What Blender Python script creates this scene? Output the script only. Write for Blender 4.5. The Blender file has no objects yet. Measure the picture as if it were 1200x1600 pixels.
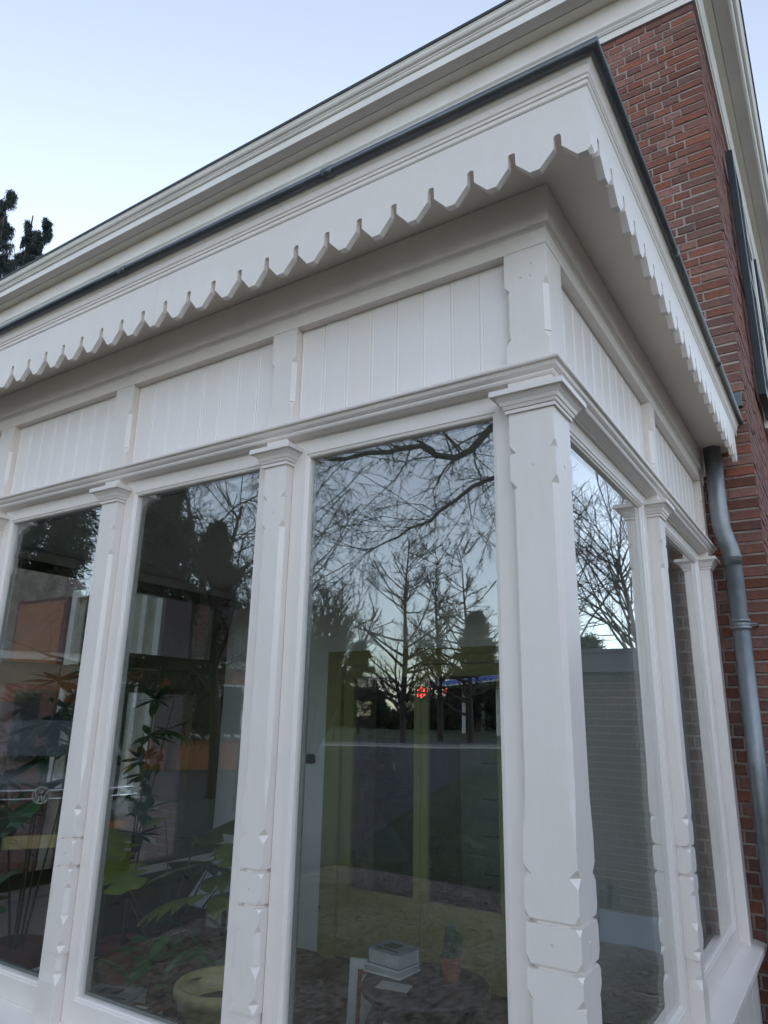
import bpy, math, random
import numpy as np
from mathutils import Vector, Matrix

scene = bpy.context.scene
col = scene.collection
R = math.radians
rng = np.random.default_rng(7)
random.seed(7)

# ------------------------------------------------------------------ camera
YAW, PITCH, ROLL, FPX = R(33.0086), R(16.0292), R(1.1153), 1106.73
CAM = Vector((0.5715, -1.70, 1.60))
fw = Vector((-math.sin(YAW) * math.cos(PITCH), math.cos(YAW) * math.cos(PITCH), math.sin(PITCH)))
rt = Vector((math.cos(YAW), math.sin(YAW), 0)); up = rt.cross(fw)
r2 = rt * math.cos(ROLL) + up * math.sin(ROLL)
u2 = -rt * math.sin(ROLL) + up * math.cos(ROLL)
cd = bpy.data.cameras.new('camera')
cam = bpy.data.objects.new('camera', cd); col.objects.link(cam)
M = Matrix((r2, u2, -fw)).transposed().to_4x4(); M.translation = CAM
cam.matrix_world = M
cd.sensor_fit = 'VERTICAL'; cd.sensor_height = 36; cd.sensor_width = 27
cd.lens = FPX / 1600 * 36
cd.clip_start = 0.02; cd.clip_end = 3000
scene.camera = cam

# ------------------------------------------------------------------ light
SUN_EL, SUN_AZ = R(6.0), R(138.0)      # azimuth from +Y, negative towards -X
world = bpy.data.worlds.new('World'); scene.world = world; world.use_nodes = True
wn = world.node_tree.nodes; wl = world.node_tree.links
sky = wn.new('ShaderNodeTexSky'); sky.sky_type = 'NISHITA'; sky.sun_disc = False
sky.sun_elevation = SUN_EL; sky.sun_rotation = SUN_AZ
sky.air_density = 1.0; sky.dust_density = 0.05; sky.ozone_density = 3.6
veil = wn.new('ShaderNodeHueSaturation'); veil.inputs['Saturation'].default_value = .45     # thin even veil of high cloud
wl.new(sky.outputs[0], veil.inputs['Color']); wl.new(veil.outputs[0], wn['Background'].inputs[0]); wn['Background'].inputs[1].default_value = 0.15
sl = bpy.data.lights.new('sun', 'SUN'); sl.energy = 0.03; sl.angle = R(30); sl.color = (1, .93, .84)
so = bpy.data.objects.new('sun', sl); col.objects.link(so)
sd = Vector((math.sin(SUN_AZ) * math.cos(SUN_EL), math.cos(SUN_AZ) * math.cos(SUN_EL), math.sin(SUN_EL)))
so.rotation_euler = (-sd).to_track_quat('-Z', 'Y').to_euler(); so.location = (0, 0, 30)
vs = scene.view_settings
vs.view_transform = 'Standard'; vs.look = 'None'; vs.exposure = 2.30; vs.gamma = 1.0; vs.use_curve_mapping = False
scene.cycles.transparent_max_bounces = 24
scene.cycles.max_bounces = 10

# ------------------------------------------------------------------ materials
def new_mat(name):
    m = bpy.data.materials.new(name); m.use_nodes = True
    return m, m.node_tree.nodes, m.node_tree.links, m.node_tree.nodes['Principled BSDF']

def mat(name, c, rough=.5, metal=0., var=.12, scale=6., bump=0., bscale=60., spec=.5, c2=None, detail=5., stretch=None, objrand=0.):
    m, n, l, b = new_mat(name)
    tc = n.new('ShaderNodeTexCoord')
    mp = n.new('ShaderNodeMapping'); l.new(tc.outputs['Object'], mp.inputs[0])
    if stretch: mp.inputs['Scale'].default_value = stretch
    nz = n.new('ShaderNodeTexNoise'); nz.inputs['Scale'].default_value = scale; nz.inputs['Detail'].default_value = detail
    nz.inputs['Roughness'].default_value = .6
    l.new(mp.outputs[0], nz.inputs['Vector'])
    ramp = n.new('ShaderNodeValToRGB')
    c = tuple(c); d = c2 if c2 else tuple(x * (1 - var) for x in c); e = c if c2 else tuple(min(1, x * (1 + var)) for x in c)
    ramp.color_ramp.elements[0].color = (*d, 1); ramp.color_ramp.elements[1].color = (*e, 1)
    ramp.color_ramp.elements[0].position = .32; ramp.color_ramp.elements[1].position = .68
    l.new(nz.outputs[0], ramp.inputs[0])
    outc = ramp.outputs[0]
    if objrand > 0:
        oi = n.new('ShaderNodeObjectInfo'); hsv = n.new('ShaderNodeHueSaturation')
        mr = n.new('ShaderNodeMapRange'); mr.inputs[3].default_value = 1 - objrand; mr.inputs[4].default_value = 1 + objrand
        l.new(oi.outputs['Random'], mr.inputs[0]); l.new(mr.outputs[0], hsv.inputs['Value'])
        mr2 = n.new('ShaderNodeMapRange'); mr2.inputs[3].default_value = .8; mr2.inputs[4].default_value = 1.1
        ml = n.new('ShaderNodeMath'); ml.operation = 'MULTIPLY'; ml.inputs[1].default_value = 7.31
        fr = n.new('ShaderNodeMath'); fr.operation = 'FRACT'
        l.new(oi.outputs['Random'], ml.inputs[0]); l.new(ml.outputs[0], fr.inputs[0]); l.new(fr.outputs[0], mr2.inputs[0])
        l.new(mr2.outputs[0], hsv.inputs['Saturation'])
        l.new(outc, hsv.inputs['Color']); outc = hsv.outputs[0]
    l.new(outc, b.inputs['Base Color'])
    b.inputs['Roughness'].default_value = rough; b.inputs['Metallic'].default_value = metal
    b.inputs['Specular IOR Level'].default_value = spec
    if bump > 0:
        n2 = n.new('ShaderNodeTexNoise'); n2.inputs['Scale'].default_value = bscale; n2.inputs['Detail'].default_value = 4
        l.new(mp.outputs[0], n2.inputs['Vector'])
        bp = n.new('ShaderNodeBump'); bp.inputs['Strength'].default_value = bump; bp.inputs['Distance'].default_value = .01
        l.new(n2.outputs[0], bp.inputs['Height']); l.new(bp.outputs[0], b.inputs['Normal'])
    return m

def emit_mat(name, c, s):
    m, n, l, b = new_mat(name)
    b.inputs['Base Color'].default_value = (*[x * .3 for x in c], 1)
    b.inputs['Emission Color'].default_value = (*c, 1); b.inputs['Emission Strength'].default_value = s
    return m

def glass_mat(name, ior=1.52, tint=(.925, .945, .93)):
    m, n, l, b = new_mat(name); n.remove(b)
    out = n['Material Output']
    tr = n.new('ShaderNodeBsdfTransparent'); tr.inputs[0].default_value = (*tint, 1)
    gl = n.new('ShaderNodeBsdfGlossy'); gl.inputs['Roughness'].default_value = 0.0; gl.inputs['Color'].default_value = (1, 1, 1, 1)
    fr = n.new('ShaderNodeFresnel'); fr.inputs[0].default_value = ior
    geo = n.new('ShaderNodeNewGeometry')
    # front and back faces reflect alike (thin sheet)
    mxi = n.new('ShaderNodeMix'); mxi.data_type = 'FLOAT'; mxi.inputs[2].default_value = ior; mxi.inputs[3].default_value = 1.0 / ior
    l.new(geo.outputs['Backfacing'], mxi.inputs[0]); l.new(mxi.outputs[0], fr.inputs[0])
    # each face stands for one sheet of the double glazing: 2R / (1 + R)
    m2 = n.new('ShaderNodeMath'); m2.operation = 'MULTIPLY'; m2.inputs[1].default_value = 2.0; l.new(fr.outputs[0], m2.inputs[0])
    a1 = n.new('ShaderNodeMath'); a1.operation = 'ADD'; a1.inputs[1].default_value = 1.0; l.new(fr.outputs[0], a1.inputs[0])
    dv_ = n.new('ShaderNodeMath'); dv_.operation = 'DIVIDE'; l.new(m2.outputs[0], dv_.inputs[0]); l.new(a1.outputs[0], dv_.inputs[1])
    # faint unevenness of float glass
    tc = n.new('ShaderNodeTexCoord'); nz = n.new('ShaderNodeTexNoise'); nz.inputs['Scale'].default_value = 2.2; nz.inputs['Detail'].default_value = 1
    l.new(tc.outputs['Object'], nz.inputs['Vector'])
    bp = n.new('ShaderNodeBump'); bp.inputs['Strength'].default_value = .02; bp.inputs['Distance'].default_value = .02
    l.new(nz.outputs[0], bp.inputs['Height']); l.new(bp.outputs[0], gl.inputs['Normal'])
    mx = n.new('ShaderNodeMixShader')
    l.new(dv_.outputs[0], mx.inputs[0]); l.new(tr.outputs[0], mx.inputs[1]); l.new(gl.outputs[0], mx.inputs[2])
    l.new(mx.outputs[0], out.inputs['Surface'])
    return m

MT = {}
MT['paint'] = mat('white_paint', (.83, .757, .715), .34, c2=(.77, .695, .645), scale=1.7, bump=.16, bscale=34, stretch=(1, 1, .35), detail=9.)
MT['paint_soffit'] = mat('soffit_paint', (.84, .77, .675), .45, var=.05, scale=3, bump=.08, bscale=30)
MT['paint_house'] = mat('house_trim_paint', (.74, .695, .655), .4, var=.05, scale=2, bump=.08, bscale=25)
MT['plank'] = mat('plank_paint', (.83, .757, .72), .27, var=.03, scale=3, bump=.12, bscale=22, stretch=(1, 1, .25), objrand=.02)
MT['zinc'] = mat('zinc', (.105, .115, .125), .40, metal=.6, var=.2, scale=9, bump=.12, bscale=25)
MT['zinc_pipe'] = mat('zinc_pipe', (.22, .235, .245), .45, metal=.75, var=.12, scale=16, bump=.10, bscale=60)
MT['zinc_dark'] = mat('dark_zinc', (.05, .055, .065), .5, metal=.4, var=.3, scale=9)
MT['roof_edge'] = mat('roof_edge_zinc', (.035, .045, .045), .5, metal=.3, var=.3)
MT['brick'] = mat('red_brick', (.24, .088, .056), .85, scale=24, c2=(.14, .055, .042), bump=.6, bscale=90, objrand=.34)
MT['brick_joined'] = mat('red_brick_far', (.22, .075, .058), .85, scale=4, c2=(.13, .055, .048), bump=.5, bscale=60)
def weather(m, tint, scale=1.1, amount=.75):
    n, l = m.node_tree.nodes, m.node_tree.links; b = n['Principled BSDF']; src = b.inputs['Base Color'].links[0].from_socket
    g = n.new('ShaderNodeNewGeometry'); z = n.new('ShaderNodeTexNoise'); z.inputs['Scale'].default_value = scale; z.inputs['Detail'].default_value = 6; z.inputs['Roughness'].default_value = .7
    l.new(g.outputs['Position'], z.inputs['Vector'])
    mr = n.new('ShaderNodeMapRange'); mr.inputs[1].default_value = .45; mr.inputs[2].default_value = .72; mr.inputs[4].default_value = amount
    l.new(z.outputs[0], mr.inputs[0]); mx = n.new('ShaderNodeMix'); mx.data_type = 'RGBA'; mx.inputs[7].default_value = (*tint, 1)
    l.new(mr.outputs[0], mx.inputs[0]); l.new(src, mx.inputs[6]); l.new(mx.outputs[2], b.inputs['Base Color'])
weather(MT['brick'], (.115, .078, .066)); weather(MT['brick_joined'], (.115, .078, .066))
weather(MT['paint'], (.66, .63, .55), 2.6, .35); weather(MT['paint_house'], (.55, .52, .47), 1.3, .5)
MT['mortar'] = mat('mortar', (.43, .35, .31), .95, scale=7, c2=(.20, .15, .13), bump=.5, bscale=120)
MT['dbrick'] = mat('dark_brick', (.115, .075, .058), .9, scale=9, c2=(.07, .05, .042), bump=.4, bscale=80)
MT['dmortar'] = mat('grey_mortar', (.24, .22, .20), .95, var=.15)
MT['render_plinth'] = mat('grey_plinth', (.22, .24, .29), .9, var=.1)
MT['glass'] = glass_mat('window_glass', 1.86)
MT['glass_inner'] = glass_mat('inner_glass', 1.38)
MT['glass_far'] = mat('far_window_glass', (.03, .035, .04), .05, var=.2, spec=.8)
MT['plaster'] = mat('plaster', (.78, .79, .79), .8, var=.05, scale=2)
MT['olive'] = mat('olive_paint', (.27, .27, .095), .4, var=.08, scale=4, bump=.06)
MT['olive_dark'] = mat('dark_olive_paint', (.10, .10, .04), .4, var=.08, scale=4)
MT['ceiling'] = mat('ceiling_paint', (.62, .62, .58), .8, var=.05)
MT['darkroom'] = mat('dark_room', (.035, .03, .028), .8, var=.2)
MT['woodfloor'] = mat('wood_floor', (.16, .085, .05), .45, c2=(.09, .05, .03), scale=5, stretch=(1, 9, 1))
MT['darkwood'] = mat('dark_wood', (.065, .04, .028), .35, c2=(.03, .02, .015), scale=9, stretch=(1, 6, 1))
MT['ochre'] = mat('ochre_glaze', (.62, .52, .24), .45, var=.12, scale=14, bump=.1)
MT['terracotta'] = mat('terracotta', (.27, .10, .055), .8, var=.15, scale=12)
MT['soil'] = mat('potting_soil', (.05, .035, .025), .95, var=.3, scale=30, bump=.6)
MT['leaf'] = mat('house_leaf', (.045, .13, .03), .35, c2=(.02, .07, .02), scale=8)
MT['leaf_yellow'] = mat('monstera_leaf', (.32, .34, .08), .35, c2=(.16, .22, .05), scale=6)
MT['leaf_green'] = mat('green_leaf', (.06, .20, .045), .4, c2=(.03, .11, .03), scale=6)
MT['stem'] = mat('stem', (.14, .12, .06), .7, var=.2)
MT['cactus'] = mat('cactus_skin', (.05, .085, .05), .6, var=.25, scale=20)
MT['paper'] = mat('book_paper', (.52, .52, .51), .8, c2=(.38, .38, .38), scale=10)
MT['cover_blue'] = mat('book_cover_blue', (.27, .32, .37), .5, c2=(.12, .14, .17), scale=12)
MT['cover_red'] = mat('book_cover_red', (.22, .06, .04), .5, var=.15)
MT['cover_tan'] = mat('booklet_cover', (.50, .42, .30), .6, c2=(.25, .18, .1), scale=22)
MT['white'] = mat('matt_white', (.75, .75, .74), .6, var=.04)
MT['lampshade'] = mat('lamp_shade_glass', (.62, .66, .72), .35, var=.1, scale=40, bump=.3, bscale=90)
MT['black'] = mat('black_plastic', (.012, .012, .014), .4, var=.2)
MT['shutter'] = mat('dark_green_shutter', (.010, .014, .016), .35, var=.2)
MT['bark'] = mat('bark', (.085, .068, .055), .9, c2=(.04, .032, .028), scale=12, bump=.5, bscale=40)
MT['bark_plane'] = mat('plane_bark', (.17, .155, .12), .9, c2=(.07, .06, .05), scale=5, bump=.3, bscale=20)
MT['twig'] = mat('twig', (.05, .038, .032), .9, var=.2, scale=3)
MT['twig_red'] = mat('reddish_twig', (.115, .06, .048), .9, var=.2, scale=3)
MT['needle'] = mat('conifer_foliage', (.040, .062, .040), .8, c2=(.018, .03, .022), scale=1.4)
MT['needle_blue'] = mat('blue_conifer_foliage', (.035, .055, .050), .8, c2=(.015, .026, .026), scale=1.1)
MT['hedge_screen'] = mat('hedge_foliage', (.05, .07, .03), .85, c2=(.02, .03, .015), scale=1.0)
MT['asphalt'] = mat('asphalt', (.05, .05, .052), .9, var=.2, scale=3, bump=.4, bscale=200)
MT['concrete'] = mat('concrete', (.36, .35, .33), .9, var=.15, scale=5)
MT['car_paint'] = mat('car_paint', (.055, .058, .065), .22, var=.05, spec=.7)
MT['chrome'] = mat('chrome', (.75, .77, .8), .12, metal=1., var=.05)
MT['rubber'] = mat('rubber', (.015, .015, .015), .8, var=.2)
MT['amber'] = mat('amber_plastic', (.45, .16, .02), .25, var=.2)
MT['carglass'] = mat('car_glass', (.02, .025, .03), .04, var=.1, spec=.9)
MT['orange_brick'] = mat('orange_brick', (.42, .17, .075), .85, c2=(.30, .11, .05), scale=9, bump=.3)
MT['rooftile'] = mat('roof_tile', (.07, .05, .045), .8, var=.2, scale=5)
MT['blue'] = mat('blue_panel', (.05, .14, .65), .4, var=.1)
MT['led'] = emit_mat('red_led', (1, .05, .04), 5.0)
MT['leafdead'] = mat('fallen_leaf', (.17, .12, .075), .85, c2=(.09, .062, .042), scale=9)
MT['pebble'] = mat('gravel_stone', (.34, .31, .27), .9, c2=(.17, .15, .13), scale=14)

def ground_material():
    m, n, l, b = new_mat('lawn_ground')
    tc = n.new('ShaderNodeTexCoord')
    a = n.new('ShaderNodeTexNoise'); a.inputs['Scale'].default_value = .35; a.inputs['Detail'].default_value = 8
    f = n.new('ShaderNodeTexNoise'); f.inputs['Scale'].default_value = 30; f.inputs['Detail'].default_value = 5
    l.new(tc.outputs['Object'], a.inputs['Vector']); l.new(tc.outputs['Object'], f.inputs['Vector'])
    r1 = n.new('ShaderNodeValToRGB'); r1.color_ramp.elements[0].color = (.022, .038, .014, 1); r1.color_ramp.elements[1].color = (.06, .085, .028, 1)
    r1.color_ramp.elements[0].position = .35; r1.color_ramp.elements[1].position = .7
    l.new(a.outputs[0], r1.inputs[0])
    r2_ = n.new('ShaderNodeValToRGB'); r2_.color_ramp.elements[0].color = (.5, .5, .5, 1); r2_.color_ramp.elements[1].color = (1.3, 1.2, 1.1, 1)
    l.new(f.outputs[0], r2_.inputs[0])
    mx = n.new('ShaderNodeMix'); mx.data_type = 'RGBA'; mx.blend_type = 'MULTIPLY'; mx.inputs[0].default_value = 1
    l.new(r1.outputs[0], mx.inputs[6]); l.new(r2_.outputs[0], mx.inputs[7]); l.new(mx.outputs[2], b.inputs['Base Color'])
    b.inputs['Roughness'].default_value = .95
    bp = n.new('ShaderNodeBump'); bp.inputs['Strength'].default_value = .6; bp.inputs['Distance'].default_value = .03
    l.new(f.outputs[0], bp.inputs['Height']); l.new(bp.outputs[0], b.inputs['Normal'])
    return m
MT['ground'] = ground_material()
def gravel_material():
    m, n, l, b = new_mat('gravel')
    tc = n.new('ShaderNodeTexCoord')
    v = n.new('ShaderNodeTexVoronoi'); v.inputs['Scale'].default_value = 34
    a = n.new('ShaderNodeTexNoise'); a.inputs['Scale'].default_value = 1.3; a.inputs['Detail'].default_value = 7
    l.new(tc.outputs['Object'], v.inputs['Vector']); l.new(tc.outputs['Object'], a.inputs['Vector'])
    r1 = n.new('ShaderNodeValToRGB'); r1.color_ramp.elements[0].color = (.028, .022, .017, 1); r1.color_ramp.elements[1].color = (.29, .25, .205, 1)
    l.new(v.outputs['Color'], r1.inputs[0])
    r3 = n.new('ShaderNodeValToRGB'); r3.color_ramp.elements[0].color = (.60, .66, .50, 1); r3.color_ramp.elements[1].color = (1, 1, 1, 1)
    r3.color_ramp.elements[0].position = .38; r3.color_ramp.elements[1].position = .55
    l.new(a.outputs[0], r3.inputs[0])
    mx = n.new('ShaderNodeMix'); mx.data_type = 'RGBA'; mx.blend_type = 'MULTIPLY'; mx.inputs[0].default_value = 1
    l.new(r1.outputs[0], mx.inputs[6]); l.new(r3.outputs[0], mx.inputs[7]); l.new(mx.outputs[2], b.inputs['Base Color'])
    b.inputs['Roughness'].default_value = .9
    bp = n.new('ShaderNodeBump'); bp.inputs['Strength'].default_value = .9; bp.inputs['Distance'].default_value = .01
    l.new(v.outputs['Distance'], bp.inputs['Height']); l.new(bp.outputs[0], b.inputs['Normal'])
    return m
MT['gravel'] = gravel_material()

# ------------------------------------------------------------------ helpers
class MB:
    def __init__(s): s.v = []; s.f = []
    def add(s, vs, fs):
        k = len(s.v); s.v += [tuple(x) for x in vs]; s.f += [tuple(i + k for i in f) for f in fs]; return s
    def box(s, x0, x1, y0, y1, z0, z1):
        return s.add([(x0, y0, z0), (x1, y0, z0), (x1, y1, z0), (x0, y1, z0), (x0, y0, z1), (x1, y0, z1), (x1, y1, z1), (x0, y1, z1)],
                     [(0, 3, 2, 1), (4, 5, 6, 7), (0, 1, 5, 4), (1, 2, 6, 5), (2, 3, 7, 6), (3, 0, 4, 7)])
    def loft(s, rings, cap=True, closed=True):
        n = len(rings[0]); vs = [p for r_ in rings for p in r_]; fs = []
        for i in range(len(rings) - 1):
            for j in range(n if closed else n - 1):
                a = i * n + j; b = i * n + (j + 1) % n
                fs.append((a, b, b + n, a + n))
        if cap and closed:
            fs.append(tuple(reversed(range(n)))); fs.append(tuple(range((len(rings) - 1) * n, len(rings) * n)))
        return s.add(vs, fs)
    def tube(s, pts, rads, k=10, cap=True):
        pts = [Vector(p) for p in pts]
        if not isinstance(rads, (list, tuple)): rads = [rads] * len(pts)
        rings = []; ref = None
        for i, p in enumerate(pts):
            t = (pts[min(i + 1, len(pts) - 1)] - pts[max(i - 1, 0)]).normalized()
            if ref is None: ref = Vector((0, 0, 1)) if abs(t.z) < .9 else Vector((1, 0, 0))
            a = t.cross(ref).normalized(); b = t.cross(a).normalized(); ref = b.cross(t) * -1 if False else ref
            rings.append([tuple(p + (a * math.cos(2 * math.pi * j / k) + b * math.sin(2 * math.pi * j / k)) * rads[i]) for j in range(k)])
        return s.loft(rings, cap)
    def lathe(s, prof, c=(0, 0, 0), k=28):
        rings = [[(c[0] + r_ * math.cos(2 * math.pi * j / k), c[1] + r_ * math.sin(2 * math.pi * j / k), c[2] + z) for j in range(k)] for r_, z in prof]
        return s.loft(rings, True)
    def build(s, name, m, parent=None, smooth=False, bevel=0.):
        me = bpy.data.meshes.new(name); me.from_pydata(s.v, [], s.f); me.update()
        import bmesh
        bm = bmesh.new(); bm.from_mesh(me); bmesh.ops.recalc_face_normals(bm, faces=bm.faces); bm.to_mesh(me); bm.free()
        if smooth:
            me.polygons.foreach_set('use_smooth', [True] * len(me.polygons))
        me.materials.append(MT[m] if isinstance(m, str) else m)
        o = bpy.data.objects.new(name, me); col.objects.link(o)
        if parent is not None: o.parent = parent
        if bevel > 0:
            bv = o.modifiers.new('bevel', 'BEVEL'); bv.width = bevel; bv.segments = 2; bv.limit_method = 'ANGLE'; bv.angle_limit = R(35)
        return o

def tag(o, label=None, cat=None, group=None, kind=None):
    if label: o['label'] = label
    if cat: o['category'] = cat
    if group: o['group'] = group
    if kind: o['kind'] = kind
    return o
def thing(name, label, cat, loc=(0, 0, 0), rotz=0, group=None):
    o = bpy.data.objects.new(name, None); col.objects.link(o); o.location = loc; o.rotation_euler = (0, 0, rotz)
    o.empty_display_size = .1
    return tag(o, label, cat, group)
def np_mesh(name, V, Q, m, parent=None, smooth=False):
    """V (n,3) float, Q (m,k) int"""
    me = bpy.data.meshes.new(name); k = Q.shape[1]
    me.vertices.add(len(V)); me.vertices.foreach_set('co', np.ascontiguousarray(V, dtype=np.float32).ravel())
    me.loops.add(Q.size); me.loops.foreach_set('vertex_index', np.ascontiguousarray(Q, dtype=np.int32).ravel())
    me.polygons.add(len(Q)); me.polygons.foreach_set('loop_start', np.arange(0, Q.size, k, dtype=np.int32))
    me.update(calc_edges=True)
    if smooth: me.polygons.foreach_set('use_smooth', np.ones(len(Q), dtype=bool))
    me.materials.append(MT[m]); o = bpy.data.objects.new(name, me); col.objects.link(o)
    if parent is not None: o.parent = parent
    return o

def sweep_u(profile, xl, xr, yf, yb, closed=True):
    """profile of (outward, z) swept back-left > front-left > front-right > back-right round a U"""
    path = [lambda o, z: (xl - o, yb, z), lambda o, z: (xl - o, yf - o, z), lambda o, z: (xr + o, yf - o, z), lambda o, z: (xr + o, yb, z)]
    return MB().loft([[f(o, z) for o, z in profile] for f in path], True)

# ------------------------------------------------------------------ ground and roads (setting)
def sheet(name, pts, z, m, kind='structure', label=None):
    b = MB().add([(x, y, z) for x, y in pts], [tuple(range(len(pts)))])
    return tag(b.build(name, m), label, None, None, kind)
sheet('ground', [(-700, -700), (700, -700), (700, 700), (-700, 700)], 0, 'ground')
sheet('gravel_path', [(-9, -4.6), (-4, -5.2), (0, -4.9), (6, -5.4), (9, -4.8), (9, 14), (.2, 14), (.2, 2.3), (.1, -.03), (-3.8, -.03), (-3.8, 2.5), (-9, 2.5)], .004, 'gravel')
rd = Vector((-.80, .60, 0)).normalized()      # street direction
rn = Vector((-.60, -.80, 0)).normalized()     # away from the house
def street(t, d): p = Vector((-22, -30, 0)) + rd * t + rn * d; return (p.x, p.y)
sheet('pavement', [street(-120, 0), street(120, 0), street(120, 2.2), street(-120, 2.2)], .008, 'concrete')
sheet('road', [street(-120, 2.35), street(120, 2.35), street(120, 9.3), street(-120, 9.3)], .006, 'asphalt')
kb = MB(); a, b_ = street(-120, 2.2), street(120, 2.2); c_, d_ = street(120, 2.36), street(-120, 2.36)
kb.loft([[(*a, 0), (*b_, 0), (*c_, 0), (*d_, 0)], [(*a, .12), (*b_, .12), (*c_, .12), (*d_, .12)]])
tag(kb.build('kerb', 'concrete'), kind='structure')
sheet('driveway', [(-4.6, -5.3), (-3.6, -.2), (-4.4, 1.0), (-9.5, .5), (-12, -4), (-18, -16), (-22, -29), (-15, -33)], .010, 'asphalt')

# fallen leaves and pebbles by the wall
def scatter_leaves(n):
    P = np.stack([rng.uniform(-7, 4, n), -.15 - np.abs(rng.normal(0, 3.2, n)), rng.uniform(.012, .03, n)], 1)
    k3 = n // 5; P[:k3, 0] = rng.uniform(.4, 3.5, k3); P[:k3, 1] = rng.uniform(2.7, 4.2, k3)
    a = rng.uniform(0, 6.28, n); s = rng.uniform(.012, .032, n); tl = rng.normal(0, .35, (n, 2))
    u = np.stack([np.cos(a), np.sin(a), tl[:, 0]], 1) * s[:, None]; v = np.stack([-np.sin(a), np.cos(a), tl[:, 1]], 1) * s[:, None] * .6
    V = np.concatenate([P - u, P + v, P + u, P - v]).reshape(4, n, 3).transpose(1, 0, 2).reshape(-1, 3)
    V[:, 2] = np.maximum(V[:, 2], .009)
    return V, np.arange(4 * n).reshape(n, 4)
V, Q = scatter_leaves(3500)
tag(np_mesh('fallen_leaves', V, Q, 'leafdead'), 'brown fallen leaves scattered over the gravel', 'leaves', kind='stuff')

# ------------------------------------------------------------------ brick house
HX, HY = 0.27, 2.60           # right front corner of the house
HL, HB = -11.5, 13.0
house = thing('brick_house', 'tall red brick house with white moulded cornice behind the glazed conservatory', 'house', (HX, HY, 0))
def hp(mb, name, m, parent=None, **k):     # build in world coordinates, parent to the house
    o = mb.build(name, m, parent or house, **k)
    o.matrix_parent_inverse = Matrix.Translation(-Vector((HX, HY, 0)))
    return o
W0, ZW = .006, 6.44
core = MB()
DX0, DX1, DZ = -2.45, -1.15, 1.97       # inner doorway into the dark room
yA, yB = HY + W0, HY + .30
core.box(HL, DX0, yA, yB, 0, ZW); core.box(DX1, HX - W0, yA, yB, 0, ZW); core.box(DX0, DX1, yA, yB, DZ, ZW)
core.box(HX - .30, HX - W0, yB, HB, 0, ZW); core.box(HL, HL + .3, yB, HB, 0, ZW); core.box(HL + .3, HX - .3, HB - .3, HB, 0, ZW)
hp(core, 'wall', 'mortar')
room = MB()
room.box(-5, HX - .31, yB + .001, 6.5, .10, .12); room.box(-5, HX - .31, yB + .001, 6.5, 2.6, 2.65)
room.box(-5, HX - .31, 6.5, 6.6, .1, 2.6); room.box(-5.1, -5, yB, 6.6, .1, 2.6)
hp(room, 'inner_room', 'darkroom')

# bricks: English cross bond
CZ, BH = .0646, .0535
def brick_mesh(Lx, d=.02):
    x0, x1 = 0, Lx; e = .004
    # outer face slightly eased
    b = MB()
    back = [(x0, 0, 0), (x1, 0, 0), (x1, 0, BH), (x0, 0, BH)]
    mid = [(x0, -d + e, 0), (x1, -d + e, 0), (x1, -d + e, BH), (x0, -d + e, BH)]
    fr = [(x0 + e, -d, e), (x1 - e, -d, e), (x1 - e, -d, BH - e), (x0 + e, -d, BH - e)]
    jit = lambda r_, a: [(x + random.uniform(-a, a), y + random.uniform(-a, a) * .5, z + random.uniform(-a, a)) for x, y, z in r_]
    b.loft([back, jit(mid, .0016), jit(fr, .0024)], True)
    me = bpy.data.meshes.new('brick'); me.from_pydata(b.v, [], b.f); me.update(); me.materials.append(MT['brick'])
    return me, b
LST, LHD, L34, J = .208, .099, .150, .0105
brick_meshes = {L: [brick_mesh(L) for _ in range(6)] for L in (LST, LHD, L34)}
def course(k, length):
    """brick start offsets (from the corner) and lengths for course k"""
    out = []; s = 0
    if k % 2 == 0:
        seq = [LST] if (k // 2) % 2 == 0 else [LST, LHD]
        rest = LST
    else:
        seq = [L34]; rest = LHD
    i = 0
    while s < length:
        L = seq[i] if i < len(seq) else rest
        out.append((s, L)); s += L + J; i += 1
    return out
def pix(p):
    v = Vector(p) - CAM; z = v.dot(fw)
    return (600 + FPX * v.dot(r2) / z, 800 - FPX * v.dot(u2) / z) if z > 0 else (-1, -1)
singles = []; rest = MB()
for k in range(99):
    z = .045 + k * CZ
    if z + BH > ZW: break
    for s, L in course(k, 4.6 if z > 3.2 else .36):
        x = HX - s - L
        dx, dz = random.uniform(-.002, .002), random.uniform(-.0015, .0015)
        dy = random.uniform(-.003, .003)
        q = pix((x + L / 2, HY - .01, z))
        vis = (z > 3.28 and x + L > -.60 and x + L / 2 > .12 - (z - 3.2) * .21) or (z <= 3.28)
        if vis and len(singles) < 330 and q[0] < 1215: singles.append((x + dx, HY + dy + .02, z + dz, L))
        else:
            b = random.choice(brick_meshes[L])[1]
            rest.add([(vx + x + dx, vy + HY + dy + .02, vz + z + dz) for vx, vy, vz in b.v], b.f)
for (x, y, z, L) in singles:
    o = bpy.data.objects.new('brick', random.choice(brick_meshes[L])[0]); col.objects.link(o); o.parent = house
    o.matrix_parent_inverse = Matrix.Translation(-Vector((HX, HY, 0))); o.location = (x, y, z)
# side face of the house (seen at a glancing angle): joined
for k in range(99):
    z = .045 + k * CZ
    if z + BH > ZW: break
    for s, L in course(k + 1, 5.2):
        y = HY + s + (.012 if k % 2 else .0); dx = random.uniform(-.003, .003)
        if s == 0: y += .022; L2 = L - .022
        else: L2 = L
        e = .004; x = HX + dx
        rest.loft([[(x - .02, y, z), (x - .02, y + L2, z), (x - .02, y + L2, z + BH), (x - .02, y, z + BH)],
                   [(x - e, y, z), (x - e, y + L2, z), (x - e, y + L2, z + BH), (x - e, y, z + BH)],
                   [(x, y + e, z + e), (x, y + L2 - e, z + e), (x, y + L2 - e, z + BH - e), (x, y + e, z + BH - e)]])
tag(hp(rest, 'brickwork', 'brick_joined'), kind='stuff')

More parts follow.
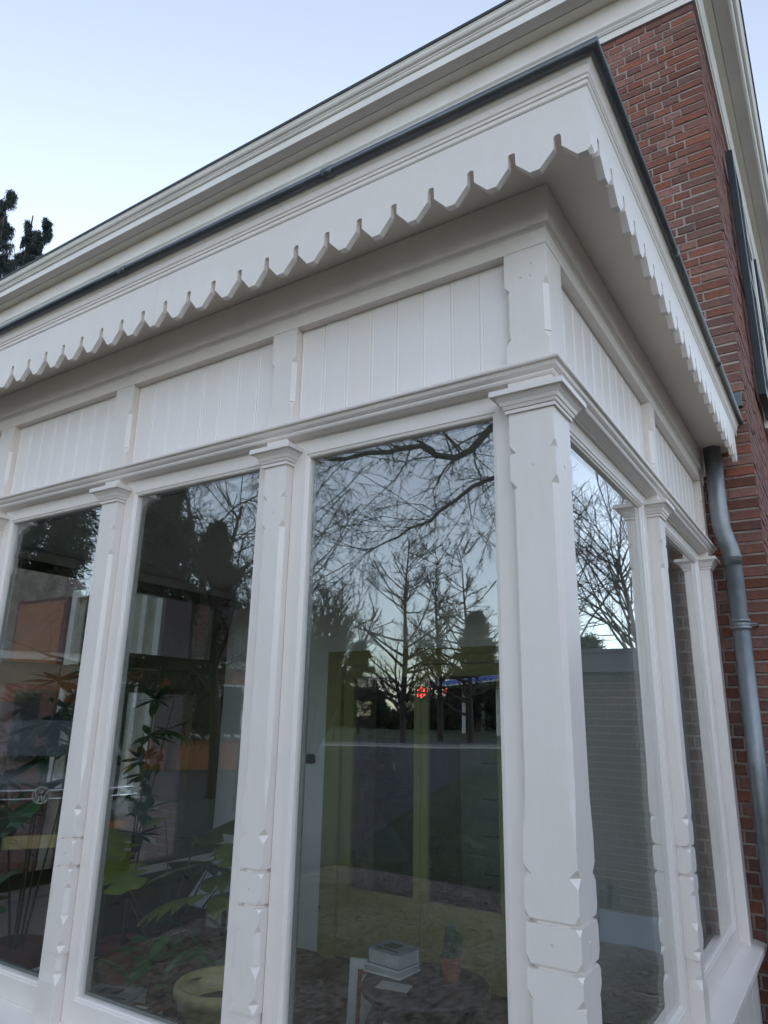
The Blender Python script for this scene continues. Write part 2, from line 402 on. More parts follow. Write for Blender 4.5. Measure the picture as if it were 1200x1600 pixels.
lb = MB()
for k in range(44):                       # brickwork of the front wall left of the conservatory
    z = .045 + k * CZ
    for s_, L in course(k, 1.0):
        x = -3.74 - s_ - L; e = .004; y = HY + random.uniform(-.003, .003)
        if x < -4.6: continue
        lb.loft([[(x, HY + .02, z), (x + L, HY + .02, z), (x + L, HY + .02, z + BH), (x, HY + .02, z + BH)], [(x, y, z), (x + L, y, z), (x + L, y, z + BH), (x, y, z + BH)]])
tag(hp(lb, 'brickwork', 'brick_joined'), kind='stuff')
MT['maroon'] = mat('maroon_shutter', (.06, .018, .022), .4, var=.2)
MT['orange_door'] = mat('orange_door', (.38, .13, .04), .45, var=.15, scale=4)
MT['curtain'] = mat('beige_curtain', (.42, .40, .34), .9, var=.15, scale=3, stretch=(14, 1, 1))
fs_ = MB().box(-4.50, -4.16, HY - .045, HY - .006, .9, 2.75); hp(fs_, 'front_shutter', 'maroon', bevel=.003)
fw_ = MB()
for x0, x1, z0, z1 in ((-4.62, -4.54, .9, 2.75), (-5.90, -5.82, .9, 2.75), (-5.82, -4.62, 2.67, 2.75), (-5.82, -4.62, .9, .98), (-4.82, -4.76, .98, 2.67), (-5.82, -4.62, 2.02, 2.08)): fw_.box(x0, x1, HY - .05, HY - .004, z0, z1)
fwo = hp(fw_, 'front_window', 'paint_house', bevel=.003)
MB().box(-5.82, -4.62, HY - .004, HY + .003, .98, 2.67).build('curtain', 'curtain', fwo)
fd = hp(MB().box(-6.85, -5.95, HY - .05, HY - .004, .1, 2.70), 'front_door', 'brick_joined', bevel=.004)
MB().box(-6.62, -6.18, HY - .055, HY - .051, 1.1, 1.75).build('pane', 'glass_far', fd)
for z0, z1 in ((2.02, 2.66),): MB().box(-6.80, -6.00, HY - .062, HY - .051, z0, z1).build('door_panel', 'orange_door', fd, bevel=.006)

# cornice of the house (profile: outward, z)
def house_sweep(prof, name, m, parent=None, ends=(HL, HB)):
    path = [lambda o, z: (ends[0], HY - o, z), lambda o, z: (HX + o, HY - o, z), lambda o, z: (HX + o, ends[1], z)]
    return hp(MB().loft([[f(o, z) for o, z in prof] for f in path], True), name, m, parent)
arch = house_sweep([(-.05, 6.437), (.020, 6.437), (.020, 6.494), (.030, 6.499), (.030, 6.505), (.036, 6.512), (.040, 6.522), (.052, 6.536), (.056, 6.542), (.056, 6.552), (.052, 6.556), (-.05, 6.566)], 'architrave', 'paint_house')
frz = house_sweep([(-.05, 6.567), (.006, 6.567), (.006, 6.7845), (-.05, 6.7845)], 'frieze', 'paint_house')
bed = house_sweep([(-.05, 6.785), (.100, 6.785), (.100, 6.793), (.1005, 6.796), (-.05, 6.796)], 'inner_soffit', 'paint_soffit')
crn = house_sweep([(-.05, 6.7965), (.103, 6.7965), (.104, 6.789), (.205, 6.785), (.205, 6.860), (.201, 6.862), (.201, 6.868), (.214, 6.871), (.222, 6.878), (.228, 6.890), (.229, 6.897), (.236, 6.898), (.236, 6.908), (.231, 6.910), (.231, 6.914), (.240, 6.917), (.252, 6.924), (.262, 6.940), (.266, 6.956), (.272, 6.966), (.274, 6.976), (-.05, 6.976)], 'cornice', 'paint_house')
edg = house_sweep([(-.05, 6.9765), (.274, 6.9765), (.283, 6.974), (.285, 7.000), (-.05, 7.004)], 'roof_edge', 'roof_edge')
rf = MB().box(HL, HX + .2, HY - .2, HB, 7.004, 7.02); hp(rf, 'roof', 'roof_edge')

# side window with open shutters
def shutter(y0, y1, z0, z1):
    b = MB(); x0, x1 = HX + .022, HX + .072
    b.box(x0, x1, y0, y0 + .07, z0, z1); b.box(x0, x1, y1 - .07, y1, z0, z1)
    b.box(x0, x1, y0 + .07, y1 - .07, z0, z0 + .09); b.box(x0, x1, y0 + .07, y1 - .07, z1 - .09, z1); b.box(x0, x1, y0 + .07, y1 - .07, (z0 + z1) / 2 - .04, (z0 + z1) / 2 + .04)
    o = hp(b, 'shutter', 'shutter', bevel=.003)
    n = 16
    for zz0, zz1 in ((z0 + .09, (z0 + z1) / 2 - .04), ((z0 + z1) / 2 + .04, z1 - .09)):
        for i in range(n):
            z = zz0 + (i + .5) * (zz1 - zz0) / n
            s = MB().add([(x0 + .008, y0 + .07, z - .03), (x1 - .006, y0 + .07, z - .008), (x1 - .006, y1 - .07, z - .008), (x0 + .008, y1 - .07, z - .03),
                          (x0 + .008, y0 + .07, z - .020), (x1 - .006, y0 + .07, z + .002), (x1 - .006, y1 - .07, z + .002), (x0 + .008, y1 - .07, z - .020)],
                         [(0, 1, 2, 3), (7, 6, 5, 4), (0, 4, 5, 1), (1, 5, 6, 2), (2, 6, 7, 3), (3, 7, 4, 0)])
            s.build('slat', 'shutter', o)
    return o
shutter(3.50, 4.02, 3.80, 5.87); shutter(5.10, 5.62, 3.80, 5.87)
wf = MB()
wf.box(HX + .003, HX + .05, 4.06, 4.14, 3.80, 5.87); wf.box(HX + .003, HX + .05, 4.98, 5.06, 3.80, 5.87)
wf.box(HX + .003, HX + .05, 4.14, 4.98, 5.79, 5.87); wf.box(HX + .003, HX + .09, 4.02, 5.08, 3.74, 3.80); wf.box(HX + .003, HX + .045, 4.14, 4.98, 4.95, 5.0)
wfo = hp(wf, 'window', 'paint_house', bevel=.003)
MB().box(HX + .004, HX + .018, 4.14, 4.98, 3.80, 5.79).build('pane', 'glass_far', wfo)
# small lead flashing where the gutter meets the brick
hp(MB().box(.205, .255, HY - .032, HY - .002, 3.36, 3.45), 'lead_flashing', 'zinc', bevel=.003)

# ------------------------------------------------------------------ conservatory
XL = -3.712; YB = 2.585
cons = thing('conservatory', 'white painted timber conservatory with tall windows and scalloped eaves board', 'conservatory', (0, 0, 0))
CP = .129; PW = .094
def post_ring(x0, x1, y0, y1, z, ins=0., ch=0.):
    x0 += ins; x1 -= ins; y0 += ins; y1 -= ins; c = max(ch, .0012)
    return [(x0 + c, y0, z), (x1 - c, y0, z), (x1, y0 + c, z), (x1, y1 - c, z), (x1 - c, y1, z), (x0 + c, y1, z), (x0, y1 - c, z), (x0, y0 + c, z)]
N = .021; CH = .013
LV = [(0.545, 0, 0), (.700, 0, 0), (.712, 0, .004), (.738, .004, CH + .006), (.752, .004, CH), (.800, .004, CH),
      (.801, 0, 0), (.806, 0, 0), (.825, 0, N), (.844, 0, 0), (.892, 0, 0), (.920, 0, N), (.921, .0, CH), (1.000, 0, CH), (1.001, 0, CH + .006), (1.022, 0, 0),
      (1.052, 0, 0), (1.053, 0, 0), (1.0635, 0, N * .55), (1.064, .0075, N), (1.074, .0075, N), (1.0745, 0, N * .6), (1.092, 0, 0),
      (1.143, 0, 0), (1.155, 0, N * .55), (1.1555, .0075, N), (1.165, .0075, N), (1.1655, 0, N * .6), (1.184, 0, 0),
      (1.236, 0, 0), (1.256, 0, N), (1.275, 0, 0), (1.335, 0, 0), (1.420, 0, CH * .9), (1.600, 0, CH), (2.150, 0, CH), (2.188, 0, CH), (2.190, 0, CH + .006), (2.212, 0, 0),
      (2.288, 0, 0), (2.2885, 0, CH + .006), (2.311, 0, 0), (2.412, 0, 0)]
LV = [l for i, l in enumerate(LV) if i == 0 or l[0] > LV[i - 1][0]]
def capital(parent, x0, x1, y0, y1):
    prof = [(0, 2.405), (.007, 2.405), (.007, 2.4145), (.003, 2.4155), (.010, 2.4165), (.013, 2.424), (.013, 2.4255), (.016, 2.4265), (.020, 2.436), (.028, 2.4455), (.030, 2.447), (.030, 2.449), (.040, 2.4505), (.040, 2.466), (0, 2.467)]
    b = MB().loft([[(x0 - o, y0 - o, z), (x1 + o, y0 - o, z), (x1 + o, y1 + o, z), (x0 - o, y1 + o, z)] for o, z in prof])
    b.box(x0 + .001, x1 - .001, y0 + .001, y1 - .001, 2.4665, 2.499)
    return b.build('capital', 'paint', parent)
def dots(parent, pts):
    for (x, y, z, ax) in pts:
        b = MB(); k = 8; r_ = .0045
        ring = lambda o, rr: [((x + rr * math.cos(a), y - o, z + rr * math.sin(a)) if ax == 'y' else (x + o, y + rr * math.cos(a), z + rr * math.sin(a))) for a in [2 * math.pi * j / k for j in range(k)]]
        b.loft([ring(.0002, r_), ring(.0012, r_ * .8)]); b.build('screw_plug', MT['ceiling'], parent)
def post(x0, x1, y0, y1, corner=False, plain=False):
    o = MB().loft([post_ring(x0, x1, y0, y1, z, i, c) for z, i, c in ([LV[0], LV[-1]] if plain else LV)]).build('corner_post' if corner else 'post', 'paint', cons)
    capital(o, x0, x1, y0, y1)
    return o
def short_post(x0, x1, y0, y1):
    lv = [(2.548, 0), (2.612, 0), (2.636, CH + .004), (2.6365, CH), (2.785, CH), (2.7855, CH + .005), (2.806, 0), (2.9145, 0)]
    return MB().loft([post_ring(x0, x1, y0, y1, z, 0, c) for z, c in lv]).build('frieze_post', 'paint', cons)
GY = .058                     # glass plane behind the front face
xs = [-.975, -1.856, -2.737]  # post centres on the front
PD = .05                      # how deep a post reaches back
co = post(-CP, 0, 0, CP, True); dots(co, [(-.064, 0, 2.25, 'y'), (0, .064, 2.25, 'x'), (-.066, 0, 1.118, 'y'), (0, .064, 1.118, 'x')]); sp0 = short_post(-CP, 0, 0, CP); dots(sp0, [(-.045, 0, 2.862, 'y'), (-.078, 0, 2.826, 'y'), (-.048, 0, 2.822, 'y')])
post(XL, XL + CP, 0, CP, True); short_post(XL, XL + CP, 0, CP)
for x in xs:
    o = post(x - PW / 2, x + PW / 2, 0, PW); dots(o, [(x + .004, 0, 2.243, 'y'), (x + .004, 0, 1.112, 'y')]); short_post(x - PW / 2 - .004, x + PW / 2 + .012, 0, PW)
for y, w in ((1.293, .088), (2.505, .088)):
    post(-PW, 0, y - w / 2, y + w / 2, plain=y > 2); short_post(-PW, 0, y - w / 2, y + w / 2)
    post(XL, XL + PW, y - w / 2, y + w / 2)

# sashes and panes
SB, ST = .597, 2.4905           # sash bottom / top
GB, GT = .680, 2.430
def window_front(x0, x1, st=.065, parent=cons):
    ya, yb = .037, .088
    i = [(x0 + st, GB), (x1 - st, GB), (x1 - st, GT), (x0 + st, GT)]; o = [(x0, SB), (x1, SB), (x1, ST), (x0, ST)]
    def inset(p, e): return [(p[0][0] + e, p[0][1] + e), (p[1][0] - e, p[1][1] + e), (p[2][0] - e, p[2][1] - e), (p[3][0] + e, p[3][1] - e)]
    rings = [(o, yb), (o, ya), (inset(i, -.012), ya), (inset(i, -.010), ya + .003), (inset(i, -.003), ya + .005), (i, ya + .008), (i, yb)]
    mb = MB().loft([[(x, y, z) for x, z in r_] for r_, y in rings], cap=False)
    n = len(rings)
    mb.f += [((n - 1) * 4 + j, (n - 1) * 4 + (j + 1) % 4, (j + 1) % 4, j) for j in range(4)]
    w = mb.build('window', 'paint', parent)
    e = .0005
    MB().box(x0 + st - .006, x1 - st + .006, GY, GY + .010, GB - .006, GT + .006).build('pane', 'glass', w)
    sp = MB()      # dark spacer bar of the double glazing
    for (a, b, c, d) in ((x0 + st + e, x0 + st + .011, GB + e, GT - e), (x1 - st - .011, x1 - st - e, GB + e, GT - e), (x0 + st + .011, x1 - st - .011, GB + e, GB + .011), (x0 + st + .011, x1 - st - .011, GT - .011, GT - e)):
        sp.box(a, b, GY + .0105, GY + .024, c, d)
    sp.build('spacer', 'zinc_pipe', w)
    return w
edges = [XL + CP] + [v for x in reversed(xs) for v in (x - PW / 2, x + PW / 2)] + [-CP]
for k in range(0, len(edges), 2): window_front(edges[k] + .0015, edges[k + 1] - .0015)
def window_side(y0, y1, st=.070, parent=cons, x=0., sgn=1, m='paint'):
    xa, xb = x - sgn * .048, x - sgn * .078
    gx = x - sgn * .066
    i = [(y0 + st, GB), (y1 - st, GB), (y1 - st, GT), (y0 + st, GT)]; o = [(y0, SB), (y1, SB), (y1, ST), (y0, ST)]
    def inset(p, e): return [(p[0][0] + e, p[0][1] + e), (p[1][0] - e, p[1][1] + e), (p[2][0] - e, p[2][1] - e), (p[3][0] + e, p[3][1] - e)]
    rings = [(o, xb), (o, xa), (inset(i, -.016), xa), (inset(i, -.014), xa - sgn * .003), (inset(i, -.007), xa - sgn * .006), (inset(i, -.006), xa - sgn * .010), (inset(i, -.001), xa - sgn * .013), (i, xa - sgn * .014), (i, xb)]
    mb = MB().loft([[(xx, y, z) for y, z in r_] for r_, xx in rings], cap=False)
    n = len(rings); mb.f += [((n - 1) * 4 + j, (n - 1) * 4 + (j + 1) % 4, (j + 1) % 4, j) for j in range(4)]
    w = mb.build('window', m, parent)
    MB().box(min(gx, gx - sgn * .01), max(gx, gx - sgn * .01), y0 + st - .006, y1 - st + .006, GB - .006, GT + .006).build('pane', 'glass', w)
    return w
window_side(CP + .001, 1.2485); window_side(1.3375, 2.460)
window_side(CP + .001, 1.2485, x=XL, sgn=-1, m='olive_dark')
MB().box(XL + .084, XL + .115, .20, 1.178, 1.74, 1.87).build('window_rail', 'ceiling', cons, bevel=.003)
# garden door with fanlight on the far left side
gd = MB(); gx0, gx1 = XL + .045, XL + .11
def gbox(y0, y1, z0, z1, dx=0): gd.box(gx0 + dx, gx1 + dx, y0, y1, z0, z1)
gbox(1.338, 1.43, .12, 2.49); gbox(2.28, 2.46, .12, 2.49); gbox(1.43, 2.28, 2.41, 2.49); gbox(1.43, 2.28, 1.885, 1.985)
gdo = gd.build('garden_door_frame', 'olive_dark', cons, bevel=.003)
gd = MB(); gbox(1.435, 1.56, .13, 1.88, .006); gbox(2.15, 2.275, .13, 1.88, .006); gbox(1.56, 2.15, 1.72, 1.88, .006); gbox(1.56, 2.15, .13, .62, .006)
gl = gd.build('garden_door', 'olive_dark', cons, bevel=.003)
MB().box(XL + .07, XL + .078, 1.56, 2.15, .62, 1.72).build('pane', 'glass', gl)
MB().box(XL + .07, XL + .078, 1.43, 2.28, 1.985, 2.41).build('pane', 'glass', gdo)

# transom moulding, frieze rails, soffit, scalloped board
tr = sweep_u([(-.10, 2.4915), (-.036, 2.4915), (-.034, 2.496), (-.010, 2.497), (.002, 2.500), (.006, 2.506), (.006, 2.511), (.010, 2.513), (.017, 2.519), (.020, 2.526), (.020, 2.5295), (.029, 2.531), (.031, 2.535), (.031, 2.541), (.027, 2.545), (-.02, 2.5475), (-.10, 2.5475)], XL, 0, 0, YB)
tr.build('transom_moulding', 'paint', cons)
sweep_u([(-.10, 2.915), (.0015, 2.915), (.0015, 2.964), (.006, 2.968), (.009, 2.970), (-.10, 2.970)], XL, 0, 0, YB).build('frieze_rail', 'paint', cons)
sweep_u([(-.10, 2.9705), (.012, 2.9705), (.018, 2.974), (.018, 3.094), (-.10, 3.094)], XL, 0, 0, YB).build('wall_plate', 'paint', cons)
sweep_u([(-.10, 3.0965), (.182, 3.0965), (.182, 3.112), (-.10, 3.112)], XL, 0, 0, YB).build('soffit', 'paint_soffit', cons)

FO, FT = .200, .021            # outer face of the scalloped board, thickness
PITCH_S = .1255
def scallop_outline(s0, s1, first):
    """bottom edge points along s (increasing), notch centres at first + k*pitch"""
    pts = []; k = math.floor((s0 - first) / PITCH_S) - 1
    zt = 2.985
    while first + k * PITCH_S < s1 + PITCH_S:
        c = first + k * PITCH_S + random.uniform(-.0012, .0012); zt, zk, zn, zn2 = [q + random.uniform(-.0015, .0015) for q in (2.985, 3.030, 3.064, 3.071)]
        pts += [(c - .0105, zk), (c - .0105, zn), (c - .006, zn2), (c + .006, zn2), (c + .0105, zn), (c + .0105, zk), (c + PITCH_S / 2 - .013, zt), (c + PITCH_S / 2 + .013, zt)]
        k += 1
    out = [p for p in pts if s0 < p[0] < s1]
    def at(s):
        for a, b in zip(pts, pts[1:]):
            if a[0] <= s <= b[0] and b[0] > a[0]: return a[1] + (b[1] - a[1]) * (s - a[0]) / (b[0] - a[0])
        return zt
    return [(s0, at(s0))] + out + [(s1, at(s1))]
def fascia(f, s0, s1, first, name):
    bot = scallop_outline(s0, s1, first); v = []; fs = []; ZT = 3.184; n = len(bot)
    for d in (0, FT):
        v += [f(s, d, z) for s, z in bot] + [f(s, d, ZT) for s, z in bot]
    for i in range(n - 1):
        o2 = 2 * n
        if abs(bot[i + 1][0] - bot[i][0]) > 1e-6:
            fs.append((i, i + 1, n + i + 1, n + i)); fs.append((o2 + i + 1, o2 + i, o2 + n + i, o2 + n + i + 1))
        fs.append((i + 1, i, o2 + i, o2 + i + 1)); fs.append((n + i, n + i + 1, o2 + n + i + 1, o2 + n + i))
    fs += [(0, n, 3 * n, 2 * n), (n - 1, 2 * n + n - 1, 3 * n + n - 1, 2 * n - 1)]
    return MB().add(v, fs).build(name, 'paint', cons)
fascia(lambda s, d, z: (s, -FO + d, z), XL - FO, -1.4515, .113, 'scalloped_board')
fascia(lambda s, d, z: (s, -FO + d, z), -1.450, FO, .113, 'scalloped_board')
fascia(lambda s, d, z: (FO - d, s, z), -FO + FT + .0005, 2.50, -.128, 'scalloped_board')
fascia(lambda s, d, z: (XL - FO + d, s, z), -FO + FT + .0005, 2.50, -.128, 'scalloped_board')
sweep_u([(.150, 3.1845), (.2015, 3.1845), (.205, 3.189), (.205, 3.196), (.2025, 3.198), (.2025, 3.203), (.2065, 3.205), (.2065, 3.213), (.2045, 3.2155), (.2085, 3.219), (.212, 3.240), (.2225, 3.253), (.150, 3.253)], XL, 0, 0, YB).build('eaves_moulding', 'paint', cons)
k = 14; cz, cr, cx = 3.2675, .0175, .2300
roll = sweep_u([(cx + cr * math.cos(2 * math.pi * j / k), cz + cr * math.sin(2 * math.pi * j / k)) for j in range(k)], XL, 0, 0, YB)
roll.build('zinc_roll', 'zinc', cons, smooth=True)
MB().box(XL - .222, .222, -.222, YB, 3.2545, 3.268).build('roof', 'zinc', cons)
for x in (-.62, -1.63, -2.64): MB().tube([(x - .02, -cx, cz), (x + .02, -cx, cz)], cr + .0016, 14).build('seam_sleeve', 'zinc', cons, smooth=True)
for y in (.75, 1.76): MB().tube([(cx, y - .02, cz), (cx, y + .02, cz)], cr + .0016, 14).build('seam_sleeve', 'zinc', cons, smooth=True)

# planked panels of the frieze: every plank is a piece of its own
ZP0, ZP1 = 2.5475, 2.9148
def plank_mesh(w):
    g = .006; d = .008
    prof = [(0, .0035), (.002, 0.0008), (.005, 0), (.009, .0), (.0115, .0018), (.0140, 0), (w - .003, 0.0004), (w, .0035)]
    b = MB()
    rings = [[(x, y, z) for x, y in prof] + [(w, .018, z), (0, .018, z)] for z in (ZP0, ZP1)]
    b.loft(rings); me = bpy.data.meshes.new('plank'); me.from_pydata(b.v, [], b.f); me.update(); me.materials.append(MT['plank'])
    return me
def panel(s0, s1, fmat, n):
    e = bpy.data.objects.new('frieze_panel', None); col.objects.link(e); e.parent = cons; e.empty_display_size = .05
    w = (s1 - s0) / n; me = plank_mesh(w)
    for i in range(n):
        o = bpy.data.objects.new('plank', me); col.objects.link(o); o.parent = e; o.matrix_basis = fmat(s0 + i * w)
PR = .034
fe = [XL + CP] + [v for x in reversed(xs) for v in (x - PW / 2 - .004, x + PW / 2 + .012)] + [-CP]
for i in range(0, len(fe), 2): panel(fe[i], fe[i + 1], lambda s: Matrix.Translation((s, PR, 0)), 8)
RZ = Matrix.Rotation(R(90), 4, 'Z')
for y0, y1 in ((CP, 1.249), (1.337, 2.461)): panel(y0, y1, lambda s: Matrix.Translation((-PR, s, 0)) @ RZ, 11)
MB().box(XL + .04, -.06, .054, .06, ZP0, ZP1).build('frieze_backing', 'ceiling', cons)
MB().box(-.066, -.056, .061, YB, ZP0, ZP1).build('frieze_backing', 'ceiling', cons)
MB().box(XL + .05, XL + .06, .061, YB, ZP0, ZP1).build('frieze_backing', 'ceiling', cons)

# sill and dado
sweep_u([(-.12, .548), (.045, .540), (.052, .545), (.052, .566), (.046, .572), (-.034, .590), (-.036, .5965), (-.12, .5965)], XL, 0, 0, YB).build('sill', 'paint', cons)
sweep_u([(-.10, .02), (-.004, .02), (-.004, .5395), (-.10, .5395)], XL, 0, 0, YB).build('dado', 'paint', cons)
def dado_planks():
    n = 12; w = (2.46) / n
    for i in range(n):
        y = CP + .002 + i * (2.45 - CP) / n
        MB().box(-.0035, .012, y, y + (2.45 - CP) / n - .006, .14, .535).build('plank', 'plank', cons, bevel=.002)
dado_planks()
sweep_u([(-.09, .001), (.018, .001), (.018, .13), (.006, .139), (-.09, .139)], XL, 0, 0, YB).build('plinth_board', 'paint', cons)

# interior shell
MB().box(XL + .11, -.13, .10, 2.56, .10, .12).build('floor', 'woodfloor', cons)
MB().box(XL + .07, -.07, .07, 2.58, 2.56, 2.58).build('ceiling', 'ceiling', cons)
bw = MB(); bw.box(XL + .12, -2.50, 2.45, 2.598, .12, 2.56); bw.box(-1.10, -.13, 2.45, 2.598, .12, 2.56); bw.box(-2.50, -1.10, 2.45, 2.598, 1.96, 2.56)
bw.build('inner_wall', 'plaster', cons)
# olive double doors into the house
idf = MB(); yd0, yd1 = 2.40, 2.62
idf.box(-2.52, -2.42, yd0, yd1, .12, 1.99); idf.box(-1.18, -1.08, yd0, yd1, .12, 1.99); idf.box(-2.42, -1.18, yd0, yd1, 1.93, 1.99)
idf.box(-2.56, -2.525, 2.425, 2.449, .12, 2.03); idf.box(-1.075, -1.04, 2.425, 2.449, .12, 2.03); idf.box(-2.52, -1.08, 2.415, 2.449, 1.992, 2.03)
ido = idf.build('inner_door_frame', 'olive', cons, bevel=.003)
for x0, x1, in ((-2.415, -1.802), (-1.798, -1.185)):
    d = MB(); s = .085; xa, xb = x0 + (s if x0 < -2 else .048), x1 - (.048 if x0 < -2 else s)
    d.box(x0, xa, 2.43, 2.47, .13, 1.925); d.box(xb, x1, 2.43, 2.47, .13, 1.925); d.box(xa, xb, 2.43, 2.47, 1.85, 1.925); d.box(xa, xb, 2.43, 2.47, .13, .53)
    d.box(xa + .05, xb - .05, 2.424, 2.429, .2, .46)
    do = d.build('inner_door', 'olive', cons, bevel=.002)
    MB().box(xa, xb, 2.447, 2.453, .53, 1.85).build('pane', 'glass_inner', do)

# ------------------------------------------------------------------ downpipe
dp = thing('downpipe', 'grey zinc downpipe with a swan neck on the brick wall', 'downpipe', (.115, 2.50, 0))
def dpb(mb, n, m, **k):
    o = mb.build(n, m, dp, **k); o.matrix_parent_inverse = Matrix.Translation(-Vector((.115, 2.50, 0))); return o
pts = [(.078, 2.47, 3.10), (.078, 2.47, 2.72), (.079, 2.472, 2.66), (.083, 2.477, 2.62), (.097, 2.487, 2.555), (.109, 2.495, 2.51), (.114, 2.499, 2.47), (.115, 2.50, 2.42)]
dpb(MB().tube(pts, .046, 20), 'swan_neck', 'zinc_pipe', smooth=True)
dpb(MB().tube([(.115, 2.50, 2.475), (.115, 2.50, .05)], .0435, 20), 'pipe', 'zinc_pipe', smooth=True)
dpb(MB().lathe([(.046, 2.455), (.049, 2.458), (.049, 2.468), (.046, 2.471)], (.115, 2.5, 0), 20), 'seam_collar', 'zinc_pipe', smooth=True)
dpb(MB().lathe([(.0435, 2.070), (.050, 2.074), (.052, 2.08), (.050, 2.087), (.047, 2.09), (.047, 2.108), (.050, 2.111), (.0525, 2.118), (.050, 2.126), (.0435, 2.13)], (.115, 2.5, 0), 20), 'collar', 'zinc_pipe', smooth=True)
br = MB().lathe([(.0475, 2.094), (.0495, 2.094), (.0495, 2.105), (.0475, 2.105)], (.115, 2.5, 0), 20); br.tube([(.16, 2.50, 2.10), (.185, 2.505, 2.10), (.19, 2.53, 2.10), (.19, 2.60, 2.10)], .006, 8)
dpb(br, 'bracket', 'zinc_pipe')

# ------------------------------------------------------------------ things inside
t = thing('round_table', 'small round dark wood table with curved legs in the conservatory', 'table', (-.985, 1.06, .12))
MB().lathe([(.0, .445), (.235, .445), (.248, .450), (.252, .458), (.252, .470), (.246, .479), (.0, .480)], k=40).build('tabletop', 'darkwood', t, smooth=False)
MB().lathe([(.175, .385), (.185, .385), (.190, .392), (.190, .444), (.175, .444)], k=32).build('apron', 'darkwood', t)
for a in (40, 130, 220, 310):
    c, s = math.cos(R(a)), math.sin(R(a))
    MB().tube([(c * .17, s * .17, .43), (c * .205, s * .205, .34), (c * .20, s * .20, .24), (c * .165, s * .165, .13), (c * .17, s * .17, .05), (c * .20, s * .20, .0)], [.030, .033, .028, .022, .02, .024], 10).build('leg', 'darkwood', t, smooth=True)
def book(name, label, loc, rz, sx, sy, h, cover, g=None):
    o = thing(name, label, 'book', loc, R(rz), g)
    cv = MB(); cv.box(-sx / 2, sx / 2, -sy / 2, sy / 2, 0, .003); cv.box(-sx / 2, sx / 2, -sy / 2, sy / 2, h - .003, h); cv.box(-sx / 2, -sx / 2 + .003, -sy / 2, sy / 2, .003, h - .003)
    cv.build('cover', cover, o)
    pr = MB(); pr.box(-sx * .30, sx * .12, -sy * .1, sy * .30, h + .0002, h + .0008); pr.box(-sx * .34, sx * .36, -sy * .36, -sy * .26, h + .0002, h + .0008)
    pr.build('cover_print', 'ceiling' if cover == 'cover_red' else 'zinc_dark', o)
    MB().box(-sx / 2 + .0035, sx / 2 - .005, -sy / 2 + .005, sy / 2 - .005, .0032, h - .0032).build('pages', 'paper', o)
    return o
TZ = .6005
book('thick_book', 'thick pale grey book lying lowest in the stack on the round table', (-1.165, 1.10, TZ), -3, .18, .15, .028, 'white', 'books on the round table')
book('blue_book', 'bulky blue grey book on top of the stack on the round table', (-1.16, 1.105, TZ + .029), -8, .165, .14, .055, 'cover_blue', 'books on the round table')
o = thing('booklet', 'thin tan booklet lying in front of the stacked books', 'booklet', (-1.06, .945, TZ), R(10))
MB().box(-.065, .065, -.035, .035, 0, .002).build('cover', 'cover_tan', o); MB().box(-.06, .064, -.034, .034, .0022, .006).build('pages', 'paper', o)
o = thing('potted_cactus', 'small columnar cactus in a terracotta pot on the round table', 'cactus', (-.92, 1.15, TZ))
MB().lathe([(.0, 0), (.030, 0), (.042, .065), (.047, .066), (.048, .085), (.042, .085), (.040, .072), (0, .072)], k=24).build('pot', 'terracotta', o, smooth=False)
for (dx, dy, h, r_) in ((0, 0, .135, .02), (.022, .012, .10, .015), (-.02, .012, .09, .014), (.004, -.022, .07, .013), (-.018, -.014, .055, .012)):
    b = MB(); n = 16; rings = []
    for zz in np.linspace(0, 1, 9):
        rr = r_ * (math.sqrt(max(0, 1 - max(0, (zz - .75) / .26) ** 2)))
        rings.append([(dx + rr * (1 + .16 * (j % 2)) * math.cos(2 * math.pi * j / n), dy + rr * (1 + .16 * (j % 2)) * math.sin(2 * math.pi * j / n), .07 + zz * h) for j in range(n)])
    b.loft(rings); b.build('cactus_stem', 'cactus', o)
o = thing('framed_picture', 'white framed picture leaning behind the round table', 'picture', (-1.37, 1.44, .0), R(20))
fb = MB(); fb.box(-.22, -.18, -.012, .012, 0, .50); fb.box(.18, .22, -.012, .012, 0, .50); fb.box(-.18, .18, -.012, .012, 0, .04); fb.box(-.18, .18, -.012, .012, .46, .50)
fo = fb.build('frame', 'white', o); pc = MB().box(-.18, .18, -.002, .008, .04, .46).build('backing', 'cover_red', o); MB().box(-.16, .16, -.005, -.0025, .06, .44).build('picture_sheet', 'paper', o)
for c in (fo, pc): pass
o.rotation_euler = (R(-8), 0, R(20))

o = thing('plant_pot', 'large ochre glazed plant pot with a rolled rim by the front window', 'pot', (-1.80, .80, .12))
MB().lathe([(0, 0), (.135, 0), (.15, .01), (.185, .34), (.195, .352), (.204, .362), (.207, .378), (.204, .394), (.195, .402), (.180, .402), (.178, .385), (.165, .30), (0, .30)], k=44).build('bowl', 'ochre', o, smooth=True)
MB().lathe([(0, .301), (.163, .301), (.150, .318), (.06, .325), (0, .322)], k=30).build('soil', 'soil', o)
b = thing('low_bench', 'low dark wooden bench under the second front window', 'bench', (-2.15, .38, .12))
MB().box(-.42, .42, -.13, .13, .33, .365).build('seat', 'darkwood', b, bevel=.004)
for dx in (-.38, .38):
    for dy in (-.1, .1): MB().box(dx - .02, dx + .02, dy - .02, dy + .02, 0, .33).build('leg', 'darkwood', b)
BZ = .4855
book('magazine_stack', 'blue grey printed book lying on the low bench beside the ochre pot', (-2.00, .40, BZ), 24, .21, .16, .06, 'cover_blue')
book('red_book', 'dark red book lying on the low bench', (-1.82, .38, BZ), 10, .14, .11, .045, 'cover_red')
book('grey_book', 'grey book at the far end of the low bench', (-2.44, .40, BZ), 12, .17, .14, .05, 'white')

